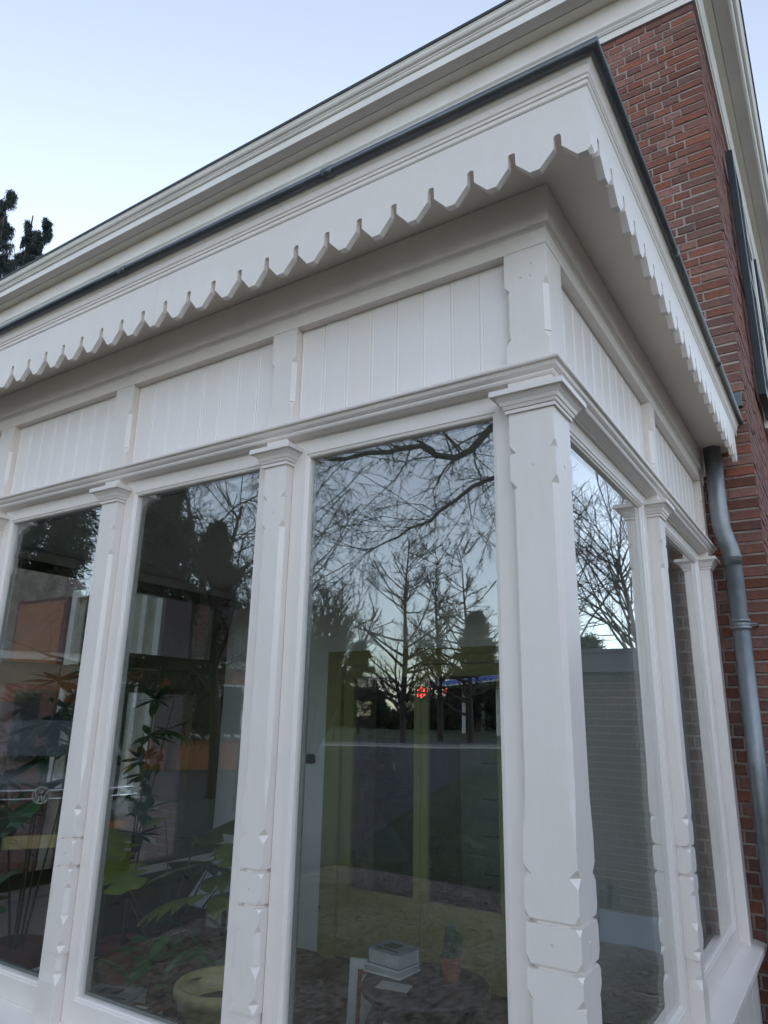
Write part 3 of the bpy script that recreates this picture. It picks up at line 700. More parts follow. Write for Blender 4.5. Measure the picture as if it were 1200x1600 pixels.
# lamp on a stand
o = thing('table_lamp', 'lamp with a pale glass dome shade standing by the inner wall', 'lamp', (-2.62, 1.62, .12))
MB().lathe([(.0, 0), (.11, 0), (.11, .015), (.03, .03), (.014, .05), (.014, .50), (0, .50)], k=20).build('stand', 'black', o, smooth=True)
MB().lathe([(.205, .445), (.212, .452), (.205, .470), (.185, .50), (.15, .56), (.11, .62), (.07, .66), (.02, .672), (.02, .668), (.06, .652), (.10, .61), (.14, .55), (.175, .495), (.195, .46)], k=36).build('lamp_shade', 'lampshade', o, smooth=True)
o = thing('wall_switch', 'small black rounded box on the white inner wall', 'switch', (-2.70, 2.449, 1.30))
MB().box(-.06, .05, -.03, 0, -.032, .032).build('casing', 'black', o, bevel=.02)

# cabinet in the dark room
o = thing('drawer_cabinet', 'pale cabinet with drawers seen through the olive glazed doors', 'cabinet', (-2.15, 4.3, .12))
MB().box(-.30, .30, -.02, .4, 0, 1.25).build('carcass', 'paper', o)
for i in range(4):
    z = .08 + i * .29
    d = MB().box(-.28, .28, -.045, -.021, z, z + .27).build('drawer', 'paper', o, bevel=.004)
    MB().tube([(-.07, -.046, z + .16), (-.06, -.07, z + .15), (.06, -.07, z + .15), (.07, -.046, z + .16)], .007, 6).build('handle', 'black', d)

# house plants
def leaf_mesh(kind, L, Wd, seed=0):
    rg = random.Random(seed); b = MB(); n = 11; up_ = []; lo = []
    for i in range(n + 1):
        t_ = i / n
        if kind == 'monstera':
            w = Wd * math.sin(math.pi * min(1, t_ * .92 + .06)) ** .7
            w *= (1.0 if i % 2 == 0 else .42) if .15 < t_ < .92 else 1
        else: w = Wd * math.sin(math.pi * min(1, t_ * .97 + .02)) ** .9
        droop = -.30 * L * t_ * t_
        up_.append((t_ * L, w, droop - .25 * w)); lo.append((t_ * L, -w, droop - .25 * w))
    mid = [(i / n * L, 0, -.30 * L * (i / n) ** 2) for i in range(n + 1)]
    v = up_ + mid + lo; f = []
    for i in range(n):
        f.append((i, i + 1, n + 1 + i + 1, n + 1 + i)); f.append((n + 1 + i, n + 1 + i + 1, 2 * n + 2 + i + 1, 2 * n + 2 + i))
    b.add(v, f); me = bpy.data.meshes.new('leaf'); me.from_pydata(b.v, [], b.f); me.update()
    me.polygons.foreach_set('use_smooth', [True] * len(me.polygons))
    return me
def house_plant(name, label, loc, stems, me, m, potr=.13, poth=.22, scale=1.0, pitch=(10, 50), whorl=None):
    me.materials.append(MT[m])
    o = thing(name, label, 'plant', loc)
    MB().lathe([(0, 0), (potr * .75, 0), (potr, poth), (potr * .93, poth), (potr * .9, poth * .9), (0, poth * .9)], k=24).build('pot', 'terracotta', o)
    for (px, py, hz, lx, ly, nl) in stems:
        p0 = Vector((px * .3, py * .3, poth * .85)); p1 = Vector((px, py, hz * .6)); p2 = Vector((lx, ly, hz))
        pts_ = [p0 * (1 - t_) ** 2 + p1 * 2 * t_ * (1 - t_) + p2 * t_ * t_ for t_ in np.linspace(0, 1, 8)]
        MB().tube(pts_, [.0075 - .0045 * i / 7 for i in range(8)], 6).build('stem', 'stem', o, smooth=True)
        for k_ in range(nl):
            if whorl: t_ = 1 - whorl * random.random() ** 1.5
            else: t_ = .45 + .55 * (k_ + 1) / nl
            j = min(7, int(t_ * 7)); P_ = pts_[j]
            lf = bpy.data.objects.new('leaf', me); col.objects.link(lf); lf.parent = o; lf.location = P_
            s = scale * random.uniform(.7, 1.15)
            lf.rotation_euler = (random.uniform(-.4, .4), -R(random.uniform(*pitch)), k_ * 2.4 + random.random() * .8); lf.scale = (s, s, s)
    return o
house_plant('monstera', 'yellow green split leaf monstera behind the second front window', (-2.50, 1.10, .12),
            [(.05, -.05, .86, .25, -.10, 1), (-.05, .05, .92, -.15, .05, 2), (.02, .05, .80, .12, .22, 2), (-.08, -.06, .72, -.28, -.18, 2), (.0, -.08, .66, .05, -.3, 2), (.1, 0, .75, .35, .1, 2)], leaf_mesh('monstera', .40, .19), 'leaf_yellow', .15, .26, 1.0, (0, 45))
house_plant('leafy_plant', 'tall leafy houseplant with whorled narrow leaves at the left window', (-3.30, .80, .12),
            [(.0, .0, 1.85, -.02, .05, 26), (.1, .05, 1.45, .2, .10, 22), (-.1, -.05, 1.25, -.12, -.16, 22), (.02, -.1, 1.05, .05, -.22, 20), (.1, -.1, 1.60, .22, -.1, 22), (-.05, .1, 1.68, -.15, .2, 20)], leaf_mesh('plain', .19, .030), 'leaf', .15, .3, 1.0, (-25, 45), whorl=.28)
house_plant('slender_plant', 'slender dark leaved plant standing in front of the olive garden door', (-3.02, 1.25, .12),
            [(.02, 0, 1.75, .05, .03, 24), (-.03, .03, 1.35, -.1, .08, 22), (.04, -.03, 1.05, .15, -.05, 20), (.0, .05, 1.55, .1, .12, 20)], leaf_mesh('plain', .15, .026), 'leaf', .12, .26, 1.0, (-30, 45), whorl=.4)
house_plant('broadleaf_plant', 'low bright green broad leaved plant on the floor at the far left', (-3.28, .42, .12),
            [(.0, .0, .80, -.1, .1, 4), (.05, .05, .85, .12, .12, 4), (0, -.05, .78, .05, -.1, 4), (-.05, .0, .72, -.12, -.1, 3)], leaf_mesh('plain', .30, .085), 'leaf_green', .13, .25, 1.0, (10, 60))
house_plant('fern_plant', 'bushy green plant below the monstera', (-2.28, .98, .12),
            [(.1 * math.cos(a), .1 * math.sin(a), .42 + .1 * math.sin(3 * a), .3 * math.cos(a), .3 * math.sin(a), 6) for a in np.linspace(0, 5.6, 8)], leaf_mesh('plain', .15, .03), 'leaf_green', .13, .22, 1.0, (-10, 60))

# ------------------------------------------------------------------ trees
def unit(a): return a / np.maximum(np.linalg.norm(a, axis=-1, keepdims=True), 1e-9)
def grow(start, d, ln, rad, nseg, wander, grav, rg, taper=.35):
    n = len(start); pts = np.zeros((n, nseg + 1, 3)); pts[:, 0] = start; d = unit(d.copy()); ds = np.zeros((n, nseg + 1, 3)); ds[:, 0] = d
    for i in range(nseg):
        d = unit(d + rg.normal(0, wander, (n, 3)) + np.array([0, 0, grav])[None])
        pts[:, i + 1] = pts[:, i] + d * (ln / nseg)[:, None]; ds[:, i + 1] = d
    t = np.linspace(0, 1, nseg + 1)[None]
    return pts, ds, rad[:, None] * (1 - (1 - taper) * t)
def spawn(pts, ds, rd_, ln, m, t0, ang, ratio, rratio, rg, upb=0., t1=1.0, shape=.55):
    n, k, _ = pts.shape; idx = np.repeat(np.arange(n), m); t = rg.uniform(t0, t1, n * m)
    f = t * (k - 1); i = np.minimum(f.astype(int), k - 2); w = (f - i)[:, None]
    s = pts[idx, i] * (1 - w) + pts[idx, i + 1] * w; dd = ds[idx, i + 1]
    r_ = (rd_[idx, i] * (1 - w[:, 0]) + rd_[idx, i + 1] * w[:, 0]) * rratio
    perp = unit(np.cross(dd, rg.normal(0, 1, (n * m, 3)))); a = np.radians(rg.normal(ang, ang * .2, n * m))[:, None]
    nd = dd * np.cos(a) + perp * np.sin(a); nd[:, 2] += upb
    L = ln[idx] * ratio * (1 - shape * t) * rg.uniform(.65, 1.25, n * m)
    return s, unit(nd), L, r_
def tubes(sets, k):
    Vs, Qs, off = [], [], 0
    for pts, rd_ in sets:
        n, s, _ = pts.shape
        t = np.empty_like(pts); t[:, 1:-1] = pts[:, 2:] - pts[:, :-2]; t[:, 0] = pts[:, 1] - pts[:, 0]; t[:, -1] = pts[:, -1] - pts[:, -2]
        t = unit(t); ref = np.where(np.abs(t[..., 2:3]) < .9, np.array([0, 0, 1.]), np.array([1., 0, 0]))
        a = unit(np.cross(t, ref)); b = np.cross(t, a)
        an = np.arange(k) * 2 * np.pi / k
        V = pts[:, :, None] + (a[:, :, None] * np.cos(an)[None, None, :, None] + b[:, :, None] * np.sin(an)[None, None, :, None]) * rd_[:, :, None, None]
        ids = np.arange(n * s * k).reshape(n, s, k); nx = np.roll(ids, -1, 2)
        Q = np.stack([ids[:, :-1], nx[:, :-1], nx[:, 1:], ids[:, 1:]], -1).reshape(-1, 4) + off
        Vs.append(V.reshape(-1, 3)); Qs.append(Q); off += n * s * k
    return np.concatenate(Vs), np.concatenate(Qs)
def bare_tree(name, label, loc, H, seed, form='spreading', group='bare trees behind the lawn', tw='twig', bark='bark', dens=1.0, trunk_r=None, tmin=.006):
    rg = np.random.default_rng(seed); o = thing(name, label, 'tree', loc, 0, group)
    r0 = trunk_r or H * .017
    if form == 'pyramid':      # one leader with whorled limbs
        tr = grow(np.zeros((1, 3)), np.array([[.01, 0, 1.]]), np.array([H * .96]), np.array([r0]), 14, .018, 0, rg, .08)
        c = spawn(*tr, np.array([H]), int(48 * dens), .10, 68, .46, .62, rg, upb=-.02, shape=.72); lim = grow(*c, 7, .07, .055, rg, .2)
        c2 = spawn(*lim, c[2], 9, .15, 42, .42, .55, rg, upb=.15); br = grow(*c2, 5, .09, .06, rg, .25)
        c3 = spawn(*br, c2[2], 8, .15, 38, .45, .6, rg, upb=.15); twg = grow(*c3, 3, .12, .05, rg, .3)
    elif form == 'fan':        # many upright shoots from the base
        n = int(26 * dens); a = rg.uniform(0, 6.28, n); sp = np.abs(rg.normal(0, .38, n))
        st = np.stack([np.cos(a) * .3 * H * .06, np.sin(a) * .3 * H * .06, np.zeros(n)], 1)
        tr = grow(st, np.stack([np.cos(a) * sp, np.sin(a) * sp, np.ones(n)], 1), H * rg.uniform(.55, .85, n), np.full(n, r0 * .55), 9, .05, .01, rg, .2)
        ln0 = np.full(n, H * .7)
        c = spawn(*tr, ln0, 11, .25, 34, .42, .5, rg, upb=.1); lim = grow(*c, 6, .07, .03, rg, .2)
        c2 = spawn(*lim, c[2], 7, .1, 30, .45, .55, rg, upb=.1); br = grow(*c2, 4, .09, .03, rg, .25)
        c3 = spawn(*br, c2[2], 4, .1, 28, .5, .6, rg); twg = grow(*c3, 3, .1, .02, rg, .3)
    elif form == 'weeping':
        tr = grow(np.zeros((1, 3)), np.array([[.03, .02, 1.]]), np.array([H * .85]), np.array([r0]), 10, .05, 0, rg, .2)
        c = spawn(*tr, np.array([H]), int(22 * dens), .28, 48, .42, .4, rg, upb=.25, shape=.4); lim = grow(*c, 7, .12, -.02, rg, .2)
        c2 = spawn(*lim, c[2], 9, .15, 48, .45, .5, rg); br = grow(*c2, 6, .13, -.16, rg, .25)
        c3 = spawn(*br, c2[2], 8, .1, 40, .75, .5, rg); twg = grow(*c3, 5, .12, -.35, rg, .3)
    else:
        tr = grow(np.zeros((1, 3)), np.array([[.04, -.02, 1.]]), np.array([H * .62]), np.array([r0]), 9, .06, .02, rg, .35)
        c = spawn(*tr, np.array([H]), int(15 * dens), .38, 52, .62, .55, rg, upb=.28, shape=.35); lim = grow(*c, 8, .12, .04, rg, .2)
        c2 = spawn(*lim, c[2], 8, .2, 46, .48, .5, rg, upb=.1); br = grow(*c2, 6, .13, .02, rg, .22)
        c3 = spawn(*br, c2[2], 8, .1, 42, .48, .55, rg); twg = grow(*c3, 4, .15, .0, rg, .3)
    mr = tmin
    lim = (lim[0], lim[1], np.maximum(lim[2], mr * 2.6)); br = (br[0], br[1], np.maximum(br[2], mr)); twg = (twg[0], twg[1], np.maximum(twg[2], mr * .55))
    V, Q = tubes([(tr[0], tr[2])], 9); np_mesh('trunk', V, Q, bark, o, True)
    V, Q = tubes([(lim[0], lim[2])], 5); np_mesh('limbs', V, Q, bark, o, True)
    V, Q = tubes([(br[0], br[2]), (twg[0], twg[2])], 3); np_mesh('crown', V, Q, tw, o)
    return o
def cards(C, D, L, Wd, rg):
    """leaf-sized quads: centre, direction, length, width"""
    n = len(C); side = unit(np.cross(D, rg.normal(0, 1, (n, 3))))
    a = C - side * Wd[:, None] * .5; b = C + side * Wd[:, None] * .5; c = C + D * L[:, None] + side * Wd[:, None] * .22; d = C + D * L[:, None] - side * Wd[:, None] * .22
    V = np.stack([a, b, c, d], 1).reshape(-1, 3); return V, np.arange(4 * n).reshape(n, 4)
def conifer(name, label, loc, H, Rb, seed, m='needle', weep=.5, group='dark conifers', nb=150, per=260, top_lean=0., size=1.0):
    rg = np.random.default_rng(seed); o = thing(name, label, 'tree', loc, 0, group)
    tr = grow(np.zeros((1, 3)), np.array([[top_lean, 0, 1.]]), np.array([H]), np.array([H * .02]), 12, .005, 0, rg, .06)
    V, Q = tubes([(tr[0], tr[2])], 8); np_mesh('trunk', V, Q, 'bark', o, True)
    t = rg.uniform(.06, 1, nb) ** .8; f = t * 12; i = np.minimum(f.astype(int), 11); w = (f - i)[:, None]
    s = tr[0][0][i] * (1 - w) + tr[0][0][i + 1] * w; a = rg.uniform(0, 6.28, nb)
    ln = Rb * (1.04 - t) ** .75 * rg.uniform(.55, 1.25, nb) + .012 * H * rg.uniform(.3, 1, nb)
    br = grow(s, np.stack([np.cos(a), np.sin(a), rg.uniform(.1, .6, nb)], 1), ln, np.full(nb, .03), 7, .1, -.10 * weep, rg, .2)
    V, Q = tubes([(br[0], br[2])], 4); np_mesh('limbs', V, Q, 'bark', o)
    idx = np.repeat(np.arange(nb), per); tt = rg.uniform(.12, 1, nb * per); f = tt * 7; i = np.minimum(f.astype(int), 6); w = (f - i)[:, None]
    P = br[0][idx, i] * (1 - w) + br[0][idx, i + 1] * w + rg.normal(0, .028 * Rb, (nb * per, 3))
    hang = rg.uniform(0, 1, nb * per) ** 2 * .30 * Rb * weep; P[:, 2] -= hang
    D = unit(br[1][idx, i] * (1 - weep) + rg.normal(0, .45, (nb * per, 3)) + np.array([0, 0, -1.2 * weep]))
    V, Q = cards(P, D, rg.uniform(.10, .26, nb * per) * size, rg.uniform(.02, .05, nb * per) * size, rg); np_mesh('crown', V, Q, m, o)
    return o
# seen directly above the roof on the left, and at the right edge
def along(dx, dy, dist): return (CAM.x + dx * dist, CAM.y + dy * dist, 0)
conifer('weeping_conifer', 'dark weeping conifer at the left edge above the roof line', along(-.9135, .407, 34), 25.8, 2.4, 11, 'needle_blue', .9, 'conifers behind the house', 120, 620, 0., 0.85)
conifer('weeping_conifer', 'middle dark conifer spire above the roof line', along(-.8995, .437, 35), 25.4, 1.9, 12, 'needle_blue', .9, 'conifers behind the house', 80, 620, 0., 0.85)
conifer('weeping_conifer', 'rightmost drooping conifer spire above the roof line', along(-.8905, .455, 34.5), 25.1, 1.6, 14, 'needle_blue', .9, 'conifers behind the house', 80, 620, 0.006, 0.85)
conifer('tall_conifer', 'tall conifer peeping out behind the right eaves', along(.045, 1., 34), 32.0, 3.0, 13, 'needle_blue', .5, 'conifers behind the house', 80, 220, 0., 2.2)

def dirp(az, dist, h=(-.5, .06)):     # a place out on the lawn: bearing from -Y towards -X, distance from the front windows
    return (h[0] - math.sin(R(az)) * dist, h[1] - math.cos(R(az)) * dist, 0)
bare_tree('leader_tree', 'tall bare tree with one straight leader out on the lawn', dirp(31.2, 44), 13.4, 21, 'pyramid', dens=1.0, tmin=.011)
bare_tree('leader_tree', 'second bare tree to the right of the straight leader tree', dirp(28.2, 50), 13.6, 22, 'pyramid', dens=.9, tmin=.011)
bare_tree('leader_tree', 'third slim bare tree beside the dark evergreen', dirp(25.8, 47), 12.8, 23, 'pyramid', dens=.9, tmin=.011)
bare_tree('twiggy_tree', 'reddish dense twigged shrub tree at the left of the lawn', dirp(38.6, 30), 8.4, 24, 'fan', tw='twig_red', dens=1.5, tmin=.007)
bare_tree('twiggy_tree', 'large reddish twigged tree further left on the lawn', dirp(42.5, 33), 10.0, 25, 'fan', tw='twig_red', dens=1.5, tmin=.007)
bare_tree('plane_tree', 'old plane tree with heavy crooked limbs near the house', (1.1, -9.4, 0), 11.5, 26, 'spreading', bark='bark_plane', dens=.8, trunk_r=.34)
bare_tree('weeping_birch', 'bare weeping birch with hanging twigs beside the drive', dirp(45.5, 12.5, (-1.2, .06)), 7.6, 27, 'weeping', dens=1.0)
bare_tree('weeping_birch', 'second weeping birch further down the drive', dirp(54, 17, (-2, .06)), 9.0, 28, 'weeping', dens=.9)
bare_tree('weeping_birch', 'dense weeping birch nearest the second window', dirp(43.0, 10.5, (-1.2, .06)), 6.6, 61, 'weeping', dens=1.6, tmin=.004)
bare_tree('weeping_birch', 'weeping birch in front of the dark conifers', dirp(48.5, 19, (-1.4, .06)), 10.0, 62, 'weeping', dens=1.5)
conifer('drive_conifer', 'tall dark conifer behind the birches', dirp(46.5, 27, (-1.4, .06)), 9.0, 2.6, 63, 'needle', .45, 'conifers along the drive', 150, 280, 0, 1.3)
conifer('drive_conifer', 'dense dark conifer standing beside the drive', dirp(51.0, 15, (-1.5, .06)), 7.5, 2.5, 31, 'needle', .45, 'conifers along the drive', 130, 260, 0, 1.0)
conifer('drive_conifer', 'broad dark conifer behind the parked car', dirp(59, 24, (-2.3, .06)), 10.5, 3.6, 32, 'needle', .45, 'conifers along the drive', 150, 280, 0, 1.3)
conifer('drive_conifer', 'dark conifer furthest left along the drive', dirp(65, 21, (-2.3, .06)), 9.5, 3.0, 33, 'needle', .45, 'conifers along the drive', 120, 260, 0, 1.3)
conifer('far_evergreen', 'dark evergreen behind the blue banded canopy', dirp(25.3, 84), 13.6, 4.6, 34, 'needle', .3, 'evergreens across the road', 260, 260, 0, 1.8)
conifer('far_evergreen', 'small evergreen left of the straight leader tree', dirp(34.8, 60), 7.6, 2.4, 35, 'needle', .3, 'evergreens across the road', 90, 220, 0, 1.8)
bare_tree('garden_tree', 'bare spreading tree behind the brick shed', (5.3, 24, 0), 11.5, 41, 'spreading', group='trees behind the shed', dens=2.2, trunk_r=.15, tmin=.008)
bare_tree('garden_tree', 'second bare tree further behind the brick shed', (9.2, 27, 0), 11.5, 42, 'spreading', group='trees behind the shed', dens=2.0, trunk_r=.15, tmin=.008)
conifer('garden_evergreen', 'low round evergreen bush behind the brick shed', (4.9, 16.5, 0), 3.6, 1.3, 43, 'needle', .2, 'trees behind the shed', 90, 200, 0, .9)

# two heavy plane limbs that hang in front of the windows
pl = bpy.data.objects['plane_tree']; rg = np.random.default_rng(5)
def limb(pts, r0, r1, seed):
    rg = np.random.default_rng(seed); P = np.array(pts, float)[None] - np.array(pl.location)[None, None]
    tt = np.linspace(0, P.shape[1] - 1, 22); i = np.minimum(tt.astype(int), P.shape[1] - 2); w = (tt - i)[None, :, None]
    Q_ = P[:, i] * (1 - w) + P[:, i + 1] * w + rg.normal(0, .03, (1, 22, 3)); ds = unit(np.gradient(Q_, axis=1)); rad = np.linspace(r0, r1, 22)[None]
    V, Q = tubes([(Q_, rad)], 9); np_mesh('limb', V, Q, 'bark_plane', pl, True)
    c = spawn(Q_, ds, rad, np.array([3.2]), 40, .25, 52, .55, .35, rg, shape=.2); a = grow(*c, 6, .16, -.05, rg, .25)
    c2 = spawn(*a, c[2], 9, .15, 48, .5, .5, rg); b = grow(*c2, 5, .18, -.10, rg, .3)
    c3 = spawn(*b, c2[2], 7, .1, 45, .5, .6, rg); e = grow(*c3, 3, .2, -.10, rg, .4)
    V, Q = tubes([(a[0], np.maximum(a[2], .006)), (b[0], np.maximum(b[2], .0035)), (e[0], np.maximum(e[2], .0025))], 3); np_mesh('limb_twigs', V, Q, 'twig', pl)
    ends = e[0][rg.choice(len(e[0]), 60, replace=False), -1]
    bb = MB()
    for p in ends:
        bb.tube([p, p - np.array([0, 0, .07])], .0015, 3)
        bb.lathe([(0, -.014), (.010, -.010), (.014, 0), (.010, .010), (0, .014)], p - np.array([0, 0, .08]), 6)
    bb.build('seed_balls', 'twig', pl)
limb([(1.1, -9.4, 6.6), (-1.2, -8.2, 6.7), (-3.0, -7.6, 6.2), (-3.9, -7.2, 5.35), (-4.7, -6.8, 5.55), (-5.6, -6.4, 5.35), (-7.2, -5.6, 5.6)], .085, .022, 51)
limb([(1.1, -9.4, 5.2), (-1.0, -8.4, 5.6), (-2.6, -7.7, 5.3), (-3.6, -7.1, 4.85), (-4.5, -6.8, 4.2), (-5.2, -6.5, 3.9)], .065, .010, 52)

# far wood beyond the road: one mass
rg = np.random.default_rng(77); n = 70000
az = rg.uniform(8, 84, n); dd = rg.uniform(92, 112, n); hh = 4.5 + 2.2 * np.sin(az * .55) + 1.6 * np.sin(az * 1.7 + 1) + rg.normal(0, .5, n)
zz = rg.uniform(0, 1, n) ** .8 * np.maximum(hh, 2)
P = np.stack([-.5 - np.sin(np.radians(az)) * dd, -np.cos(np.radians(az)) * dd, zz], 1)
V, Q = cards(P, unit(rg.normal(0, 1, (n, 3)) + np.array([0, 0, .8])), rg.uniform(.5, 1.1, n), rg.uniform(.15, .35, n), rg)
tag(np_mesh('far_wood', V, Q, 'hedge_screen'), 'dark low wood across the road', 'wood', kind='stuff')

# unseen evergreen hedge added at right to block low sky light
n = 60000; t_ = rg.uniform(0, 1, n); w_ = rg.normal(0, .45, n); hz_ = 3.1 + .5 * np.sin(t_ * 23) + .3 * np.sin(t_ * 61) + rg.normal(0, .12, n)
P = np.stack([7.4 + 1.2 * t_ + w_, -14 + 17 * t_, rg.uniform(0, 1, n) * hz_], 1)
V, Q = cards(P, unit(rg.normal(0, 1, (n, 3)) + np.array([0, 0, .6])), rg.uniform(.12, .3, n), rg.uniform(.06, .14, n), rg)
tag(np_mesh('hedge_screen', V, Q, 'hedge_screen'), 'unseen evergreen hedge along the right of the front garden', 'hedge_screen', kind='stuff')

# ------------------------------------------------------------------ brick shed to the right
SX0, SY = .34, 4.25
sh = thing('brick_shed', 'low dark brick shed with a dark fascia beside the house', 'shed', (SX0, SY, 0))
def shp(mb, n, m, **k):
    o = mb.build(n, m, sh, **k); o.matrix_parent_inverse = Matrix.Translation(-Vector((SX0, SY, 0))); return o
shp(MB().box(SX0, 5.4, SY + .012, 8.5, .0, 1.94), 'wall', 'dmortar')
shp(MB().box(SX0 - .002, 5.4, SY - .006, SY + .013, 0, .22), 'plinth', 'render_plinth')
sb = MB(); cz_ = .0555; nb_ = 0
for k in range(31):
    z = .226 + k * cz_; s = SX0 + (0 if k % 2 else -.11)
    while s < 5.4:
        x0, x1 = max(s, SX0), min(s + .205, 5.4)
        if x1 - x0 > .03:
            e = .003; y = SY + random.uniform(-.002, .002)
            if x1 < 3.0 and nb_ < 300 and k > 1:
                bo = MB().loft([[(x0, SY + .014, z), (x1, SY + .014, z), (x1, SY + .014, z + .046), (x0, SY + .014, z + .046)], [(x0, y, z), (x1, y, z), (x1, y, z + .046), (x0, y, z + .046)]])
                shp(bo, 'brick', 'dbrick'); nb_ += 1
            else: sb.box(x0, x1, y, SY + .014, z, z + .046)
        s += .216
tag(shp(sb, 'brickwork', 'dbrick'), kind='stuff')
shp(MB().box(SX0 - .05, 5.5, SY - .09, SY + .0, 1.97, 2.12), 'fascia_board', 'zinc_dark')
shp(MB().box(SX0 - .06, 5.52, SY - .11, 8.6, 2.121, 2.15), 'roof', 'zinc_dark')
shp(MB().box(SX0 - .05, 5.5, SY + .001, 8.5, 1.941, 1.968), 'soffit', 'zinc_dark')
wl_ = thing('wall_lantern', 'black wall lantern with a hanging cable on the brick shed', 'lantern', (1.05, SY - .006, .36))
MB().lathe([(0, -.10), (.03, -.10), (.045, .02), (.06, .03), (.05, .06), (.015, .09), (0, .09)], (0, -.10, 0), 12).build('lantern_body', 'black', wl_)
MB().tube([(0, 0, .05), (0, -.05, .08), (0, -.10, .085)], .012, 8).build('arm', 'black', wl_)
MB().tube([(0, -.01, .05), (.07, -.02, .03), (.085, -.02, -.10), (.10, -.02, -.26), (.10, -.02, -.40)], .006, 6).build('cable', 'black', wl_)

# ------------------------------------------------------------------ parked car (nose towards the conservatory)
LOGO = Vector((-5.75, -2.30, .86)); cdir = Vector((.84, .545, 0)).normalized()
cry = math.atan2(cdir.y, cdir.x)
car = thing('parked_car', 'dark grey car with chrome grille bars parked on the drive', 'car', (LOGO.x, LOGO.y, 0), cry)
# local: +x forward, origin at the nose on the ground
def sec(x, hw, z0, z1, top=None):
    k = .82 if top is None else top
    return [(x, -hw * .94, z0), (x, -hw, z0 + .18), (x, -hw, z0 + (z1 - z0) * .62), (x, -hw * k, z1), (x, 0, z1 + .02), (x, hw * k, z1), (x, hw, z0 + (z1 - z0) * .62), (x, hw, z0 + .18), (x, hw * .94, z0)]
MB().loft([sec(-.05, .66, .28, .86), sec(-.12, .80, .22, .93), (sec(-.40, .87, .20, .98)), sec(-1.15, .90, .20, 1.04), sec(-1.30, .90, .20, 1.06), sec(-3.9, .90, .20, 1.06), sec(-4.4, .86, .24, 1.02), sec(-4.5, .78, .32, .96)]).build('body', 'car_paint', car, smooth=False, bevel=.012)
MB().loft([sec(-1.05, .80, .95, 1.05, .95), sec(-1.75, .78, .95, 1.48, .80), sec(-2.2, .78, .95, 1.55, .80), sec(-3.6, .77, .95, 1.52, .80), sec(-4.35, .76, .95, 1.05, .92)]).build('cabin', 'carglass', car)
MB().loft([sec(-1.80, .64, 1.47, 1.53, .95), sec(-2.3, .66, 1.53, 1.59, .95), sec(-3.6, .65, 1.50, 1.555, .95)]).build('roof', 'car_paint', car)
MB().box(-.11, -.035, -.60, .60, .70, .88).build('grille', 'black', car)
for z in (.885, .815): MB().tube([(-.09, -.80, z + .01), (-.03, -.45, z), (-.02, 0, z), (-.03, .45, z), (-.09, .80, z + .01)], .011, 8).build('chrome_bar', 'chrome', car, smooth=True)
MB().box(-.10, -.03, -.62, .62, .30, .52).build('lower_grille', 'black', car)
MB().box(-.028, -.020, -.26, .26, .40, .51).build('number_plate', 'ochre', car)
for s in (-1, 1):
    hl = MB().loft([[(-.06, s * .62, .74), (-.06, s * .62, .90), (-.30, s * .885, .92), (-.24, s * .875, .76)], [(-.16, s * .60, .74), (-.16, s * .60, .90), (-.40, s * .86, .92), (-.34, s * .86, .76)]]).build('headlight', 'carglass', car)
    MB().box(-.105, -.04, s * .70 - .09, s * .70 + .09, .54, .60).build('indicator', 'amber', car)
    MB().tube([(-1.30, s * .88, 1.02), (-1.32, s * 1.0, 1.06)], [.03, .05], 8).build('mirror', 'car_paint', car)
    for xw in (-.95, -3.55):
        w = MB().tube([(xw, s * .70, .31), (xw, s * .915, .31)], .315, 24).build('wheel', 'rubber', car)
        MB().tube([(xw, s * .86, .31), (xw, s * .925, .31)], .20, 16).build('rim', 'chrome', w)
# round badge: ring with a V over a W
bd = MB(); k = 28; r1_, r2_ = .076, .064
ring_o = lambda x, r_: [(x, r_ * math.cos(2 * math.pi * j / k), .85 + r_ * math.sin(2 * math.pi * j / k)) for j in range(k)]
bd.loft([ring_o(-.006, r2_), ring_o(-.006, r1_), ring_o(.008, r1_), ring_o(.008, r2_), ring_o(-.006, r2_)], cap=False)
def bar(y0, z0, y1, z1, w=.0065):
    d = Vector((0, y1 - y0, z1 - z0)).normalized(); nrm = Vector((0, -d.z, d.y)) * w
    P_ = [Vector((0, y0, z0)) + nrm, Vector((0, y0, z0)) - nrm, Vector((0, y1, z1)) - nrm, Vector((0, y1, z1)) + nrm]
    bd.loft([[(-.004, p.y, .85 + p.z) for p in P_], [(.006, p.y, .85 + p.z) for p in P_]])
for s in (-1, 1):
    bar(s * .026, .060, s * .001, .010); bar(s * .050, .040, s * .024, -.058); bar(s * .024, -.056, s * .002, -.004)
bd.build('badge', 'chrome', car)
MB().lathe([(0, -.004), (.064, -.004), (.064, .0)], k=24).build('badge_plate', 'black', car).matrix_basis = Matrix.Translation((-.004, 0, .85)) @ Matrix.Rotation(R(90), 4, 'Y')

